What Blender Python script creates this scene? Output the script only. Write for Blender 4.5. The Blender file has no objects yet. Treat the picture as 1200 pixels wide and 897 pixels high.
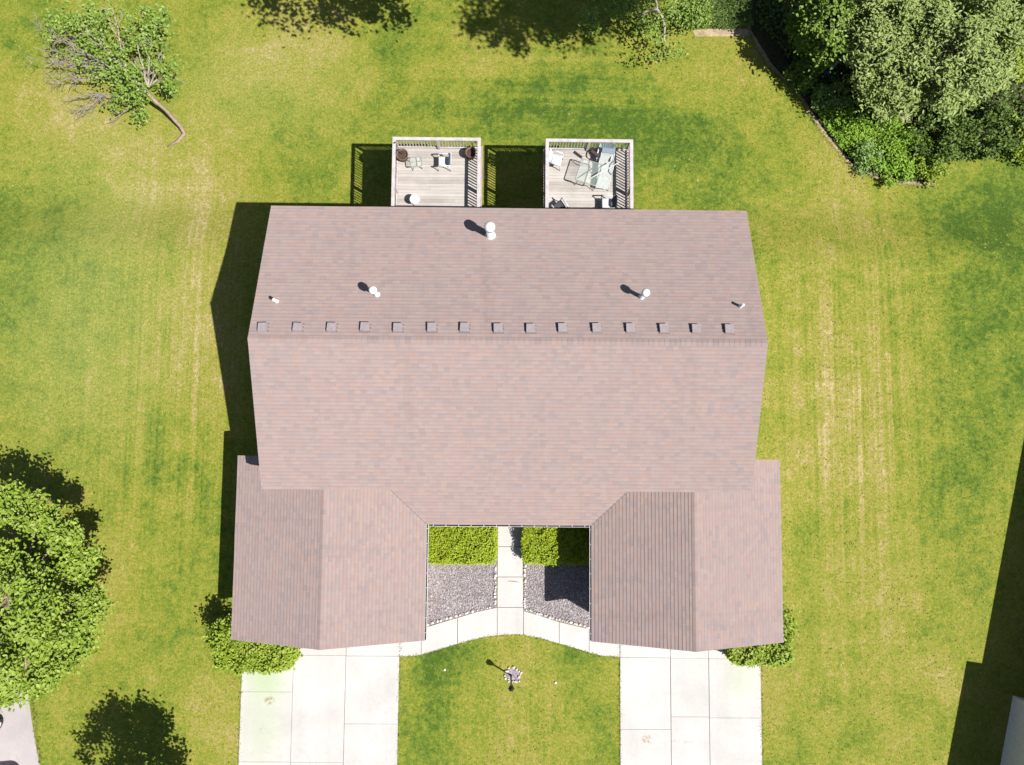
import bpy, math, random
import numpy as np
from mathutils import Matrix, Vector
R_ = random.Random(7)
NP = np.random.default_rng(11)
C = bpy.context.scene.collection
SC = bpy.context.scene

# ------------------------------------------------------------------ camera
H = 32.0
F = 787.66                                   # focal length in photo pixels (1200 wide)
RX, RY, RZ = 0.0723, -0.0090, 0.0079
ROT = Matrix.Rotation(RZ, 3, 'Z') @ Matrix.Rotation(RY, 3, 'Y') @ Matrix.Rotation(RX, 3, 'X')
cam = bpy.data.cameras.new('camera')
cam.sensor_fit = 'HORIZONTAL'
cam.sensor_width = 36.0
cam.lens = F / 1200.0 * 36.0
cam.clip_start = 0.5
cam.clip_end = 2000.0
camo = bpy.data.objects.new('camera', cam)
C.objects.link(camo)
camo.matrix_world = Matrix.Translation((0, 0, H)) @ ROT.to_4x4()
SC.camera = camo

# ------------------------------------------------------------------ daylight
SUN = Vector((0.6408, -0.3649, 1.0)).normalized()      # towards the sun
world = bpy.data.worlds.new('World')
SC.world = world
world.use_nodes = True
wn = world.node_tree
bg = wn.nodes['Background']
sky = wn.nodes.new('ShaderNodeTexSky')
sky.sky_type = 'NISHITA'
sky.sun_disc = False
sky.sun_elevation = math.asin(SUN.z)
sky.sun_rotation = math.atan2(SUN.x, SUN.y)
wn.links.new(sky.outputs[0], bg.inputs[0])
bg.inputs[1].default_value = 0.05
sl = bpy.data.lights.new('sun', 'SUN')
sl.energy = 5.0
sl.angle = math.radians(0.5)
sl.color = (1.0, 0.96, 0.91)
so = bpy.data.objects.new('sun', sl)
C.objects.link(so)
so.rotation_mode = 'QUATERNION'
so.rotation_quaternion = (-SUN).to_track_quat('-Z', 'Y')
so.location = SUN * 60
SC.view_settings.view_transform = 'Standard'
SC.view_settings.look = 'None'
SC.view_settings.exposure = 0.88
SC.view_settings.gamma = 1.0


def at(px, py, z=0.0):
    """point at height z seen at photo pixel (px, py)"""
    d = ROT @ Vector(((px - 600) / F, -(py - 448.5) / F, -1.0))
    t = (z - H) / d.z
    return Vector((d.x * t, d.y * t, z))


def smooth(a, b, x):
    t = min(1.0, max(0.0, (x - a) / (b - a)))
    return t * t * (3 - 2 * t)


def gz(x, y):
    """terrain height: level in front, falling a little behind the house"""
    return -0.77 * smooth(8.2, 11.6, y)


def atg(px, py):
    p = at(px, py, 0)
    for _ in range(4):
        p = at(px, py, gz(p.x, p.y))
    return p


# ------------------------------------------------------------------ builders
class MB:
    def __init__(s):
        s.v, s.f, s.m, s.uv = [], [], [], []

    def face(s, pts, mi=0, uvs=None):
        i = len(s.v)
        s.v += [tuple(p) for p in pts]
        s.f.append(tuple(range(i, i + len(pts))))
        s.m.append(mi)
        s.uv.append(uvs or [(0, 0)] * len(pts))

    def mesh(s, vs, fs, mi=0):
        i = len(s.v)
        s.v += [tuple(p) for p in vs]
        for f in fs:
            s.f.append(tuple(i + k for k in f))
            s.m.append(mi)
            s.uv.append([(0, 0)] * len(f))

    def box(s, lo, hi, mi=0, rot=None, loc=None):
        x0, y0, z0 = lo
        x1, y1, z1 = hi
        vs = [Vector(p) for p in ((x0, y0, z0), (x1, y0, z0), (x1, y1, z0), (x0, y1, z0),
                                  (x0, y0, z1), (x1, y0, z1), (x1, y1, z1), (x0, y1, z1))]
        if rot is not None:
            vs = [rot @ p for p in vs]
        if loc is not None:
            vs = [p + Vector(loc) for p in vs]
        s.mesh(vs, [(3, 2, 1, 0), (4, 5, 6, 7), (0, 1, 5, 4), (1, 2, 6, 5), (2, 3, 7, 6), (3, 0, 4, 7)], mi)

    def bar(s, a, b, w, h, mi=0):
        """box-section bar from a to b"""
        a, b = Vector(a), Vector(b)
        d = (b - a)
        L = d.length
        d.normalize()
        up = Vector((0, 0, 1)) if abs(d.z) < .95 else Vector((0, 1, 0))
        sx = d.cross(up).normalized()
        sz = sx.cross(d).normalized()
        vs = []
        for t in (a, b):
            for (i, j) in ((-1, -1), (1, -1), (1, 1), (-1, 1)):
                vs.append(t + sx * (i * w / 2) + sz * (j * h / 2))
        s.mesh(vs, [(0, 1, 2, 3), (7, 6, 5, 4), (0, 4, 5, 1), (1, 5, 6, 2), (2, 6, 7, 3), (3, 7, 4, 0)], mi)

    def tube(s, pts, rad, n=8, mi=0, cap=True):
        pts = [Vector(p) for p in pts]
        if not isinstance(rad, (list, tuple)):
            rad = [rad] * len(pts)
        vs, fs = [], []
        ref = None
        for i, p in enumerate(pts):
            d = (pts[min(i + 1, len(pts) - 1)] - pts[max(i - 1, 0)])
            d = d.normalized() if d.length > 1e-9 else Vector((0, 0, 1))
            if ref is None:
                ref = Vector((1, 0, 0)) if abs(d.x) < .8 else Vector((0, 1, 0))
            a = (ref - d * ref.dot(d)).normalized()
            b = d.cross(a)
            ref = a
            for k in range(n):
                t = 2 * math.pi * k / n
                vs.append(p + (a * math.cos(t) + b * math.sin(t)) * rad[i])
        for i in range(len(pts) - 1):
            for k in range(n):
                fs.append((i * n + k, i * n + (k + 1) % n, (i + 1) * n + (k + 1) % n, (i + 1) * n + k))
        if cap:
            fs.append(tuple(range(n))[::-1])
            fs.append(tuple((len(pts) - 1) * n + k for k in range(n)))
        s.mesh(vs, fs, mi)

    def lathe(s, prof, c=(0, 0, 0), n=20, mi=0):
        s_v, s_f = [], []
        for (r, z) in prof:
            for k in range(n):
                t = 2 * math.pi * k / n
                s_v.append((c[0] + r * math.cos(t), c[1] + r * math.sin(t), c[2] + z))
        for i in range(len(prof) - 1):
            for k in range(n):
                s_f.append((i * n + k, i * n + (k + 1) % n, (i + 1) * n + (k + 1) % n, (i + 1) * n + k))
        s_f.append(tuple(range(n))[::-1])
        s_f.append(tuple((len(prof) - 1) * n + k for k in range(n)))
        s.mesh(s_v, s_f, mi)

    def prism(s, poly, z0, z1, mi=0):
        """vertical prism over a polygon in plan (counter-clockwise); z1 may be a function"""
        n = len(poly)
        lo = [(p[0], p[1], z0) for p in poly]
        hi = [(p[0], p[1], z1) for p in poly]
        s.mesh(lo + hi, [tuple(range(n))[::-1], tuple(range(n, 2 * n))] +
               [(i, (i + 1) % n, n + (i + 1) % n, n + i) for i in range(n)], mi)

    def build(s, name, mats, parent=None, smooth_=False):
        me = bpy.data.meshes.new(name)
        me.from_pydata(s.v, [], s.f)
        if not isinstance(mats, (list, tuple)):
            mats = [mats]
        for m in mats:
            me.materials.append(m)
        me.polygons.foreach_set('material_index', s.m)
        uvl = me.uv_layers.new(name='UVMap')
        flat = [c for uv in s.uv for p in uv for c in p]
        uvl.data.foreach_set('uv', flat)
        if smooth_:
            me.polygons.foreach_set('use_smooth', [True] * len(s.f))
        me.update()
        o = bpy.data.objects.new(name, me)
        C.objects.link(o)
        if parent is not None:
            o.parent = parent
            o.matrix_parent_inverse = Matrix.Translation(-world_loc(parent)) if not parent.get('_rz') else (world_mat(parent)).inverted()
        return o


def world_loc(o):
    return world_mat(o).translation


def world_mat(o):
    m = o.matrix_parent_inverse @ o.matrix_basis if o.parent else o.matrix_basis.copy()
    if o.parent:
        return world_mat(o.parent) @ m
    return m


def tag(o, label=None, cat=None, group=None, kind=None):
    if label: o['label'] = label
    if cat: o['category'] = cat
    if group: o['group'] = group
    if kind: o['kind'] = kind
    return o


def empty(name, loc, label, cat, group=None, rz=0.0):
    o = bpy.data.objects.new(name, None)
    o.empty_display_size = 0.2
    C.objects.link(o)
    o.location = loc
    o.rotation_euler = (0, 0, rz)
    return tag(o, label, cat, group)


def local_build(mb, name, mats, parent, smooth_=False):
    """mesh given in the parent's own coordinates"""
    o = mb.build(name, mats, None, smooth_)
    o.parent = parent
    return o


def copy_tree(o, parent=None):
    c = o.copy()
    C.objects.link(c)
    if parent is not None:
        c.parent = parent
    for ch in [k for k in SC.objects if k.parent == o]:
        copy_tree(ch, c)
    return c


# ------------------------------------------------------------------ materials
class NT:
    def __init__(s, name, rough=0.8, spec=0.3):
        s.mat = bpy.data.materials.new(name)
        s.mat.use_nodes = True
        s.t = s.mat.node_tree
        s.b = s.t.nodes['Principled BSDF']
        s.b.inputs['Roughness'].default_value = rough
        s.b.inputs['Specular IOR Level'].default_value = spec
        s.tc = s.n('ShaderNodeTexCoord')

    def n(s, typ, **kw):
        nd = s.t.nodes.new(typ)
        for k, v in kw.items():
            setattr(nd, k, v)
        return nd

    def link(s, a, b):
        s.t.links.new(a, b)

    def setin(s, sock, v):
        if hasattr(v, 'links') or isinstance(v, bpy.types.NodeSocket):
            s.link(v, sock)
        else:
            sock.default_value = v

    def map(s, vec, scale=(1, 1, 1), loc=(0, 0, 0), rot=(0, 0, 0)):
        m = s.n('ShaderNodeMapping')
        s.link(vec, m.inputs[0])
        m.inputs['Scale'].default_value = scale
        m.inputs['Location'].default_value = loc
        m.inputs['Rotation'].default_value = rot
        return m.outputs[0]

    def noise(s, vec, scale, detail=4, rough=.55, dist=0.0):
        m = s.n('ShaderNodeTexNoise')
        s.link(vec, m.inputs['Vector'])
        m.inputs['Scale'].default_value = scale
        m.inputs['Detail'].default_value = detail
        m.inputs['Roughness'].default_value = rough
        m.inputs['Distortion'].default_value = dist
        return m.outputs[0]

    def vor(s, vec, scale, out='Distance', feature='F1'):
        m = s.n('ShaderNodeTexVoronoi')
        m.feature = feature
        s.link(vec, m.inputs['Vector'])
        m.inputs['Scale'].default_value = scale
        return m.outputs[out]

    def math(s, op, a, b=0.0, c=0.0, clamp=False):
        m = s.n('ShaderNodeMath', operation=op, use_clamp=clamp)
        s.setin(m.inputs[0], a)
        s.setin(m.inputs[1], b)
        if len(m.inputs) > 2:
            s.setin(m.inputs[2], c)
        return m.outputs[0]

    def rng(s, v, a, b, c=0.0, d=1.0, smoothstep=False):
        m = s.n('ShaderNodeMapRange')
        if smoothstep: m.interpolation_type = 'SMOOTHSTEP'
        s.setin(m.inputs[0], v)
        for i, q in enumerate((a, b, c, d)):
            m.inputs[1 + i].default_value = q
        return m.outputs[0]

    def mix(s, fac, a, b, mode='MIX'):
        m = s.n('ShaderNodeMix', data_type='RGBA', blend_type=mode)
        s.setin(m.inputs[0], fac)
        for sock, v in ((m.inputs[6], a), (m.inputs[7], b)):
            if isinstance(v, bpy.types.NodeSocket):
                s.link(v, sock)
            else:
                sock.default_value = (*v, 1) if len(v) == 3 else v
        return m.outputs[2]

    def ramp(s, fac, stops, interp='LINEAR'):
        m = s.n('ShaderNodeValToRGB')
        m.color_ramp.interpolation = interp
        el = m.color_ramp.elements
        while len(el) < len(stops):
            el.new(0.5)
        for e, (p, c) in zip(el, stops):
            e.position = p
            e.color = (*c, 1)
        s.link(fac, m.inputs[0])
        return m.outputs[0]

    def sep(s, vec):
        m = s.n('ShaderNodeSeparateXYZ')
        s.link(vec, m.inputs[0])
        return m.outputs

    def color(s, c):
        s.setin(s.b.inputs['Base Color'], c if isinstance(c, bpy.types.NodeSocket) else (*c, 1))
        return s

    def bump(s, h, strength=.4, dist=.02):
        m = s.n('ShaderNodeBump')
        m.inputs['Strength'].default_value = strength
        m.inputs['Distance'].default_value = dist
        s.link(h, m.inputs['Height'])
        s.link(m.outputs[0], s.b.inputs['Normal'])
        return s


def plain(name, col, rough=.6, spec=.3, var=.12, scale=9.0, metallic=0.0):
    t = NT(name, rough, spec)
    o = t.tc.outputs['Object']
    n = t.noise(o, scale, 5, .6)
    lo = tuple(c * (1 - var) for c in col)
    hi = tuple(min(1, c * (1 + var)) for c in col)
    t.color(t.mix(t.rng(n, .3, .7), lo, hi))
    t.b.inputs['Metallic'].default_value = metallic
    return t.mat


def gauss(t, X, Y, p, rx, ry):
    dx = t.math('DIVIDE', t.math('SUBTRACT', X, p.x), rx)
    dy = t.math('DIVIDE', t.math('SUBTRACT', Y, p.y), ry)
    d = t.math('SQRT', t.math('ADD', t.math('MULTIPLY', dx, dx), t.math('MULTIPLY', dy, dy)))
    return t.rng(d, 0, 1, 1, 0, True)


def lawn_material():
    t = NT('lawn_grass', .9, .12)
    o = t.tc.outputs['Object']
    X, Y, _ = t.sep(o)
    flat = t.map(o, (1, 1, 0))
    big = t.noise(flat, .11, 5, .6, .3)
    mid = t.noise(flat, .75, 5, .62, .4)
    fine = t.noise(flat, 4.0, 6, .7)
    hair = t.noise(t.map(flat, (1.0, .45, 0), rot=(0, 0, .2)), 22.0, 4, .7)
    streak = t.noise(t.map(flat, (1.5, .035, 0), rot=(0, 0, .02)), 1.0, 8, .72, .08)
    streak2 = t.noise(t.map(flat, (.06, 1.5, 0), rot=(0, 0, .22)), 1.0, 5, .65, .05)
    # where the lawn is dry and where it is lush
    dry = t.math('MULTIPLY', gauss(t, X, Y, at(1010, 440), 5.5, 13), .22)
    for px, py, rx, ry, a in ((215, 210, 6, 6, .30), (330, 55, 6, 4, .30), (560, 60, 5, 4, .10), (240, 400, 3.2, 9, .24),
                              (600, 850, 3.8, 5, .18), (880, 800, 3, 5, .16), (860, 100, 4, 5, .16), (120, 690, 6, 6, .10),
                              (1040, 700, 4, 10, .16), (60, 120, 4, 3, .15), (930, 300, 3.5, 5, .14), (250, 840, 3, 4, .16),
                              (1000, 230, 2.6, 2.6, .22)):
        dry = t.math('ADD', dry, t.math('MULTIPLY', gauss(t, X, Y, at(px, py), rx, ry), a))
    lush = t.math('MULTIPLY', gauss(t, X, Y, at(1180, 360), 5.5, 16), .26)
    for px, py, rx, ry, a in ((620, 125, 9, 3.4, .38), (850, 150, 5, 5, .16), (40, 400, 7, 10, .20), (520, 770, 2.6, 2.0, .28), (680, 780, 2.2, 2.2, .26), (740, 160, 5, 3, .25),
                              (1150, 240, 4.5, 3, .30), (500, 850, 1.6, 3.0, .16), (30, 20, 3, 3, .25), (1130, 620, 4, 7, .15), (470, 40, 4, 3, .18)):
        lush = t.math('ADD', lush, t.math('MULTIPLY', gauss(t, X, Y, at(px, py), rx, ry), a))
    d = t.math('ADD', t.math('SUBTRACT', dry, lush), t.math('MULTIPLY', t.math('SUBTRACT', big, .5), 1.05))
    d = t.math('ADD', d, t.math('MULTIPLY', t.math('SUBTRACT', mid, .5), .82))
    sm = t.math('ADD', gauss(t, X, Y, at(1010, 470), 6.5, 17), gauss(t, X, Y, at(190, 400), 7, 15))
    sm = t.math('ADD', sm, t.math('MULTIPLY', gauss(t, X, Y, at(600, 860), 5, 5), .6))
    d = t.math('ADD', d, t.math('MULTIPLY', t.math('MULTIPLY', t.math('SUBTRACT', streak, .5), 1.15), t.math('ADD', sm, .12)))
    streak3 = t.noise(t.map(flat, (4.5, .06, 0), rot=(0, 0, .02), loc=(2, 5, 0)), 1.0, 4, .6, .04)
    d = t.math('ADD', d, t.math('MULTIPLY', t.math('MULTIPLY', t.math('SUBTRACT', streak3, .5), 1.3), t.math('ADD', sm, .05)))
    s2 = gauss(t, X, Y, at(640, 90), 12, 4.5)
    d = t.math('ADD', d, t.math('MULTIPLY', t.math('MULTIPLY', t.math('SUBTRACT', streak2, .5), 1.2), s2))
    mot = t.noise(t.map(flat, (1, .8, 0), loc=(7, 3, 0)), 1.9, 5, .6, .8)
    d = t.math('ADD', d, t.math('MULTIPLY', t.math('SUBTRACT', mot, .5), .55))
    d = t.math('ADD', d, t.math('MULTIPLY', t.math('SUBTRACT', fine, .5), 1.15))
    d = t.math('ADD', d, .44)
    col = t.ramp(d, [(0.0, (.046, .086, .010)), (.18, (.088, .130, .015)), (.42, (.152, .172, .022)), (.62, (.196, .188, .034)),
                     (.82, (.240, .205, .066)), (1.0, (.31, .255, .12))])
    pale = t.math('ADD', t.math('MULTIPLY', gauss(t, X, Y, at(110, 330), 8, 13), .38), t.math('MULTIPLY', gauss(t, X, Y, at(300, 90), 7, 5), .25))
    col = t.mix(t.math('MULTIPLY', pale, t.rng(big, .3, .7, .5, 1.2)), col, (.215, .245, .075))
    # blades: fine light and dark
    v = t.rng(hair, .28, .72, .70, 1.30)
    v2 = t.rng(t.noise(flat, 9.0, 4, .7), .3, .7, .72, 1.28)
    vv = t.math('MULTIPLY', v, v2)
    cc = t.n('ShaderNodeCombineColor')
    for i in range(3): t.link(vv, cc.inputs[i])
    col = t.mix(1.0, col, cc.outputs[0], 'MULTIPLY')
    # clover and straw flecks
    vd = t.vor(flat, 4.5)
    fl = t.math('MULTIPLY', t.math('LESS_THAN', vd, .17), t.rng(t.noise(flat, .35, 4, .6), .55, .70, 0, 1))
    col = t.mix(t.math('MULTIPLY', fl, .55), col, (.40, .37, .20))
    t.color(col)
    hb = t.math('ADD', t.math('MULTIPLY', hair, .6), fine)
    t.bump(hb, .55, .07)
    return t.mat


def concrete_material(name, base, tint=None):
    t = NT(name, .85, .2)
    o = t.tc.outputs['Object']
    a = t.noise(o, .55, 6, .62, .3)
    b = t.noise(o, 5.0, 6, .65)
    c = t.noise(o, 60.0, 3, .6)
    lo = tuple(x * .86 for x in base)
    hi = tuple(min(1, x * 1.08) for x in base)
    col = t.mix(t.rng(a, .3, .72), lo, hi)
    col = t.mix(t.rng(b, .52, .75, 0, .35), col, tuple(x * y for x, y in zip(base, (.82, .79, .74))))
    col = t.mix(t.rng(c, .55, .8, 0, .3), col, tuple(x * .75 for x in base))
    ty = t.noise(t.map(o, (2.2, .05, 1)), 1.0, 4, .6, .1)
    col = t.mix(t.rng(ty, .52, .78, 0, .22), col, tuple(x * .74 for x in base))
    spot = t.noise(o, 2.6, 3, .5, .2)
    col = t.mix(t.rng(spot, .70, .76, 0, .28), col, tuple(x * y for x, y in zip(base, (.72, .62, .48))))
    if tint:
        X, Y, _ = t.sep(o)
        for (px, py, rx, ry, a) in tint:
            col = t.mix(t.math('MULTIPLY', gauss(t, X, Y, at(px, py), rx, ry), a), col, (.30, .37, .22))
    if tint:
        bl = t.noise(o, 7.0, 3, .55, .4)
        for (px, py, rx, ry, a) in [(316, 821, .36, .30, .8), (758, 866, .36, .30, .75), (307, 855, .25, .25, .3), (350, 769, .35, .12, .7), (800, 868, .8, .2, .3)]:
            mk = t.math('MULTIPLY', t.rng(gauss(t, X, Y, at(px, py), rx, ry), .1, .6), t.rng(bl, .47, .56, 0, a))
            col = t.mix(mk, col, (.235, .175, .10))
    # thin irregular stains
    st = t.math('ABSOLUTE', t.math('SUBTRACT', t.noise(o, .8, 7, .6, 1.2), .5))
    col = t.mix(t.rng(st, 0.0, .012, .30, 0), col, tuple(x * .68 for x in base))
    t.color(col)
    t.bump(t.math('ADD', b, t.math('MULTIPLY', c, .4)), .25, .006)
    return t.mat


def shingle_material(name, k=1.0):
    t = NT(name, .92, .18)
    t.b.inputs['Diffuse Roughness'].default_value = .2
    uv = t.tc.outputs['UV']
    U, V, _ = t.sep(uv)
    row = t.math('FLOOR', t.math('ADD', t.math('DIVIDE', V, .15), .01))
    cv = t.n('ShaderNodeCombineXYZ')
    rj = t.n('ShaderNodeTexWhiteNoise', noise_dimensions='1D')
    t.link(row, rj.inputs['W'])
    wob = t.math('MULTIPLY', t.noise(uv, .9, 2, .5), 1.3)
    tab = t.math('FLOOR', t.math('ADD', t.math('ADD', t.math('DIVIDE', U, .24), t.math('MULTIPLY', rj.outputs['Value'], 7.3)), wob))
    t.link(tab, cv.inputs[0]); t.link(row, cv.inputs[1])
    wn_ = t.n('ShaderNodeTexWhiteNoise', noise_dimensions='2D')
    t.link(cv.outputs[0], wn_.inputs['Vector'])
    base = [(.0, (0.264, 0.181, 0.157)), (.2, (0.240, 0.191, 0.184)), (.38, (0.207, 0.173, 0.173)), (.52, (0.275, 0.208, 0.179)),
            (.68, (0.233, 0.170, 0.159)), (.82, (0.260, 0.201, 0.191)), (.93, (0.187, 0.153, 0.155))]
    base = [(p, tuple(c * k for c in col)) for p, col in base]
    col = t.ramp(wn_.outputs['Value'], base, 'CONSTANT')
    avg = tuple(c * k for c in (0.242, 0.187, 0.174))
    col = t.mix(.45, col, avg)
    big = t.noise(uv, .35, 5, .62, .4)
    col = t.mix(t.rng(big, .35, .7, 0, .30), col, tuple(c * k for c in (0.201, 0.171, 0.170)))
    med = t.noise(uv, 2.2, 4, .6)
    col = t.mix(t.rng(med, .5, .8, 0, .40), col, tuple(c * k for c in (0.283, 0.215, 0.191)))
    run = t.noise(t.map(uv, (2.4, .12, 1)), 1.0, 5, .65)
    col = t.mix(t.rng(run, .52, .80, 0, .30), col, tuple(c * k for c in (0.191, 0.158, 0.153)))
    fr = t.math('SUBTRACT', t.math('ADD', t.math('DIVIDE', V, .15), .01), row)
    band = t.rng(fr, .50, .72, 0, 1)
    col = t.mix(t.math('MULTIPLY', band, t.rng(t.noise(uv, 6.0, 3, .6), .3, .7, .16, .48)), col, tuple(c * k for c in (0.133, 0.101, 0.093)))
    stain = t.noise(t.map(uv, (1.1, .10, 1), loc=(3, 1, 0)), 1.0, 6, .7, .2)
    col = t.mix(t.rng(stain, .55, .85, 0, .42), col, tuple(c * k for c in (0.138, 0.111, 0.105)))
    grit = t.noise(uv, 70, 3, .7)
    col = t.mix(t.rng(grit, .35, .75, 0, .30), col, tuple(c * k for c in (0.168, 0.135, 0.130)))
    t.color(col)
    t.bump(grit, .35, .006)
    return t.mat


def leaf_material(name, cols, trans=.35, rough=.55, spec=.25):
    t = NT(name, rough, spec)
    g = t.n('ShaderNodeNewGeometry')
    c = t.ramp(g.outputs['Random Per Island'], [(i / (len(cols) - 1), q) for i, q in enumerate(cols)])
    t.color(c)
    tr = t.n('ShaderNodeBsdfTranslucent')
    t.link(t.mix(1.0, c, (1.0, 1.0, .45), 'MULTIPLY'), tr.inputs[0])
    mx = t.n('ShaderNodeMixShader')
    mx.inputs[0].default_value = trans
    t.link(t.b.outputs[0], mx.inputs[1])
    t.link(tr.outputs[0], mx.inputs[2])
    out = [n for n in t.t.nodes if n.type == 'OUTPUT_MATERIAL'][0]
    t.link(mx.outputs[0], out.inputs[0])
    return t.mat


def gravel_material():
    t = NT('gravel', .9, .2)
    o = t.tc.outputs['Object']
    c = t.vor(o, 16.0, 'Color')
    f, _, _ = t.sep(c)
    d = t.vor(o, 16.0, 'Distance')
    col = t.ramp(f, [(0, (.17, .14, .15)), (.3, (.25, .22, .24)), (.6, (.33, .29, .30)), (.85, (.22, .17, .16)), (1, (.42, .39, .39))])
    n = t.noise(o, 1.4, 4, .6)
    col = t.mix(t.rng(n, .45, .7, 0, .75), col, (.15, .11, .095))
    t.color(col)
    t.bump(d, 1.0, -.05)
    return t.mat


def wood_material():
    t = NT('weathered_decking', .85, .15)
    o = t.tc.outputs['Object']
    X, Y, Z = t.sep(o)
    g = t.n('ShaderNodeNewGeometry')
    c = t.ramp(g.outputs['Random Per Island'], [(0, (.265, .245, .225)), (.3, (.325, .305, .28)), (.6, (.375, .355, .33)), (.8, (.30, .27, .24)), (1, (.41, .39, .37))])
    grain = t.noise(t.map(o, (1.2, 22, 22)), 1.0, 6, .65, .3)
    c = t.mix(t.rng(grain, .4, .75, 0, .5), c, (.23, .19, .165))
    blot = t.noise(o, 1.3, 5, .6)
    c = t.mix(t.rng(blot, .45, .75, 0, .4), c, (.46, .44, .41))
    t.color(c)
    t.bump(grain, .3, .004)
    return t.mat


M = {}
M['lawn'] = lawn_material()
M['drive'] = concrete_material('driveway_concrete', (.418, .402, .385), [(312, 795, 1.5, 1.7, .8), (308, 850, 1.4, 3.2, .45), (868, 790, 1.3, 2.2, .35)])
M['walk'] = concrete_material('walkway_concrete', (.422, .406, .388))
M['green_slab'] = concrete_material('mossy_concrete', (.375, .385, .325))
M['asphalt'] = concrete_material('old_asphalt', (.33, .30, .30))
M['shingle'] = shingle_material('roof_shingles', 1.11)
M['cap'] = shingle_material('ridge_shingles', 1.03)
M['trim'] = plain('cream_trim', (.62, .58, .55), .5)
M['siding'] = plain('cream_siding', (.55, .50, .43), .6)
M['white'] = plain('white_paint', (.56, .565, .57), .4)
M['plastic'] = plain('white_resin', (.46, .475, .49), .35)
M['glass_dark'] = plain('window_glass', (.02, .025, .03), .08, .6)
M['gutter'] = plain('white_gutter', (.55, .55, .56), .4)
M['gutter_in'] = plain('gutter_inside', (.05, .045, .05), .8)
M['galv'] = plain('galvanised_metal', (.50, .51, .52), .45, .4, .12, 12, .0)
M['ventbox'] = plain('roof_vent_metal', (.25, .215, .22), .6)
M['flash'] = plain('valley_flashing', (.15, .125, .12), .7)
M['rail'] = plain('weathered_rail', (.38, .35, .35), .75, .2, .18, 3)
M['deck'] = wood_material()
M['post'] = plain('deck_post_wood', (.30, .24, .20), .8)
M['gravel'] = gravel_material()
M['soil'] = plain('dark_soil', (.055, .042, .032), .95, .1, .4, 5)
M['mulch'] = plain('brown_mulch', (.042, .044, .022), .95, .1, .5, 6)
M['dry_edge'] = plain('dry_dirt', (.30, .235, .15), .95, .1, .35, 3)
M['stone'] = plain('white_stone', (.50, .46, .43), .8, .2, .25, 8)
M['rock'] = plain('pinkish_rock', (.36, .27, .25), .85, .2, .25, 4)
M['black'] = plain('black_metal', (.012, .012, .013), .45)
M['lampglass'] = plain('lantern_glass', (.30, .36, .36), .15, .5)
M['steel'] = plain('grey_frame', (.24, .25, .23), .4, .5)
M['terra'] = plain('brown_clay', (.13, .075, .055), .75, .2, .25, 7)
M['navy'] = plain('navy_fabric', (.022, .026, .045), .8)
M['charcoal'] = plain('charcoal_mesh', (.045, .045, .052), .8)
M['bluegrey'] = plain('blue_grey_fabric', (.19, .24, .29), .75)
M['pale_sling'] = plain('pale_sling', (.33, .355, .34), .7)
M['brown'] = plain('dark_brown', (.05, .032, .03), .7)
M['blue'] = plain('blue_plastic', (.06, .20, .52), .5)
M['bark'] = plain('grey_bark', (.21, .16, .13), .9, .1, .35, 5)
M['brownbark'] = plain('brown_bark', (.235, .175, .14), .9, .1, .3, 5)
M['dead'] = plain('bare_dead_wood', (.235, .20, .195), .9, .1, .25, 5)
M['palebark'] = plain('pale_branch', (.30, .255, .22), .9, .1, .25, 5)
M['car_white'] = plain('white_car_paint', (.70, .71, .73), .2, .5, .03)
M['tyre'] = plain('tyre_rubber', (.02, .02, .02), .9)
M['red'] = plain('tail_light', (.35, .02, .02), .3)
M['nroof'] = shingle_material('neighbour_shingles', .8)
M['leaf_maple'] = leaf_material('maple_leaves', [(.135, .21, .018), (.18, .265, .028), (.225, .305, .042), (.265, .33, .075)], .20)
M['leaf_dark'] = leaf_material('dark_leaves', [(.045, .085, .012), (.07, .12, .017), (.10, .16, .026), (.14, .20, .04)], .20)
M['leaf_pale'] = leaf_material('pale_leaves', [(.17, .24, .058), (.215, .285, .076), (.25, .315, .095), (.29, .345, .125)], .20)
M['leaf_hedge'] = leaf_material('hedge_leaves', [(.17, .25, .006), (.22, .30, .009), (.265, .335, .012), (.30, .36, .03)], .20)
M['leaf_shrub'] = leaf_material('shrub_leaves', [(.14, .215, .014), (.185, .265, .02), (.23, .305, .03), (.27, .33, .05)], .20)
M['leaf_fallen'] = leaf_material('sparse_leaves', [(.12, .21, .024), (.155, .25, .034), (.19, .28, .05), (.25, .31, .11)], .22)
M['leaf_cover'] = leaf_material('bright_ground_cover', [(.14, .27, .018), (.185, .32, .028), (.23, .35, .045)], .20)
M['leaf_mid'] = leaf_material('mid_green_leaves', [(.085, .15, .02), (.12, .20, .026), (.16, .245, .036), (.20, .28, .055)], .22)
M['leaf_blue'] = leaf_material('blue_green_leaves', [(.125, .225, .055), (.165, .27, .07), (.21, .295, .095)], .20)

# ------------------------------------------------------------------ ground
def structure(o):
    o['kind'] = 'structure'
    return o


gx = sorted(set([-400, -250, -150, -90, -60, -45, -36] + [x for x in range(-32, 33, 2)] + [36, 45, 60, 90, 150, 250, 400]))
gy = sorted(set([-400, -250, -150, -90, -60, -45, -36] + [x for x in range(-32, 8, 2)] + [8 + .4 * k for k in range(11)] + [x for x in range(14, 34, 2)] + [40, 60, 90, 150, 250, 400]))
gv = [(x, y, gz(x, y)) for y in gy for x in gx]
nx = len(gx)
gf = [(j * nx + i, j * nx + i + 1, (j + 1) * nx + i + 1, (j + 1) * nx + i) for j in range(len(gy) - 1) for i in range(nx - 1)]
mb = MB(); mb.mesh(gv, gf)
structure(mb.build('lawn', M['lawn'], None, True))


def sheet(name, pts, z, mat, thick=.0):
    """flat sheet or low slab over a polygon given in plan"""
    m = MB()
    if thick:
        m.prism(pts, z - thick, z)
    else:
        m.face([(p[0], p[1], z) for p in pts])
    return structure(m.build(name, mat))


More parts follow.
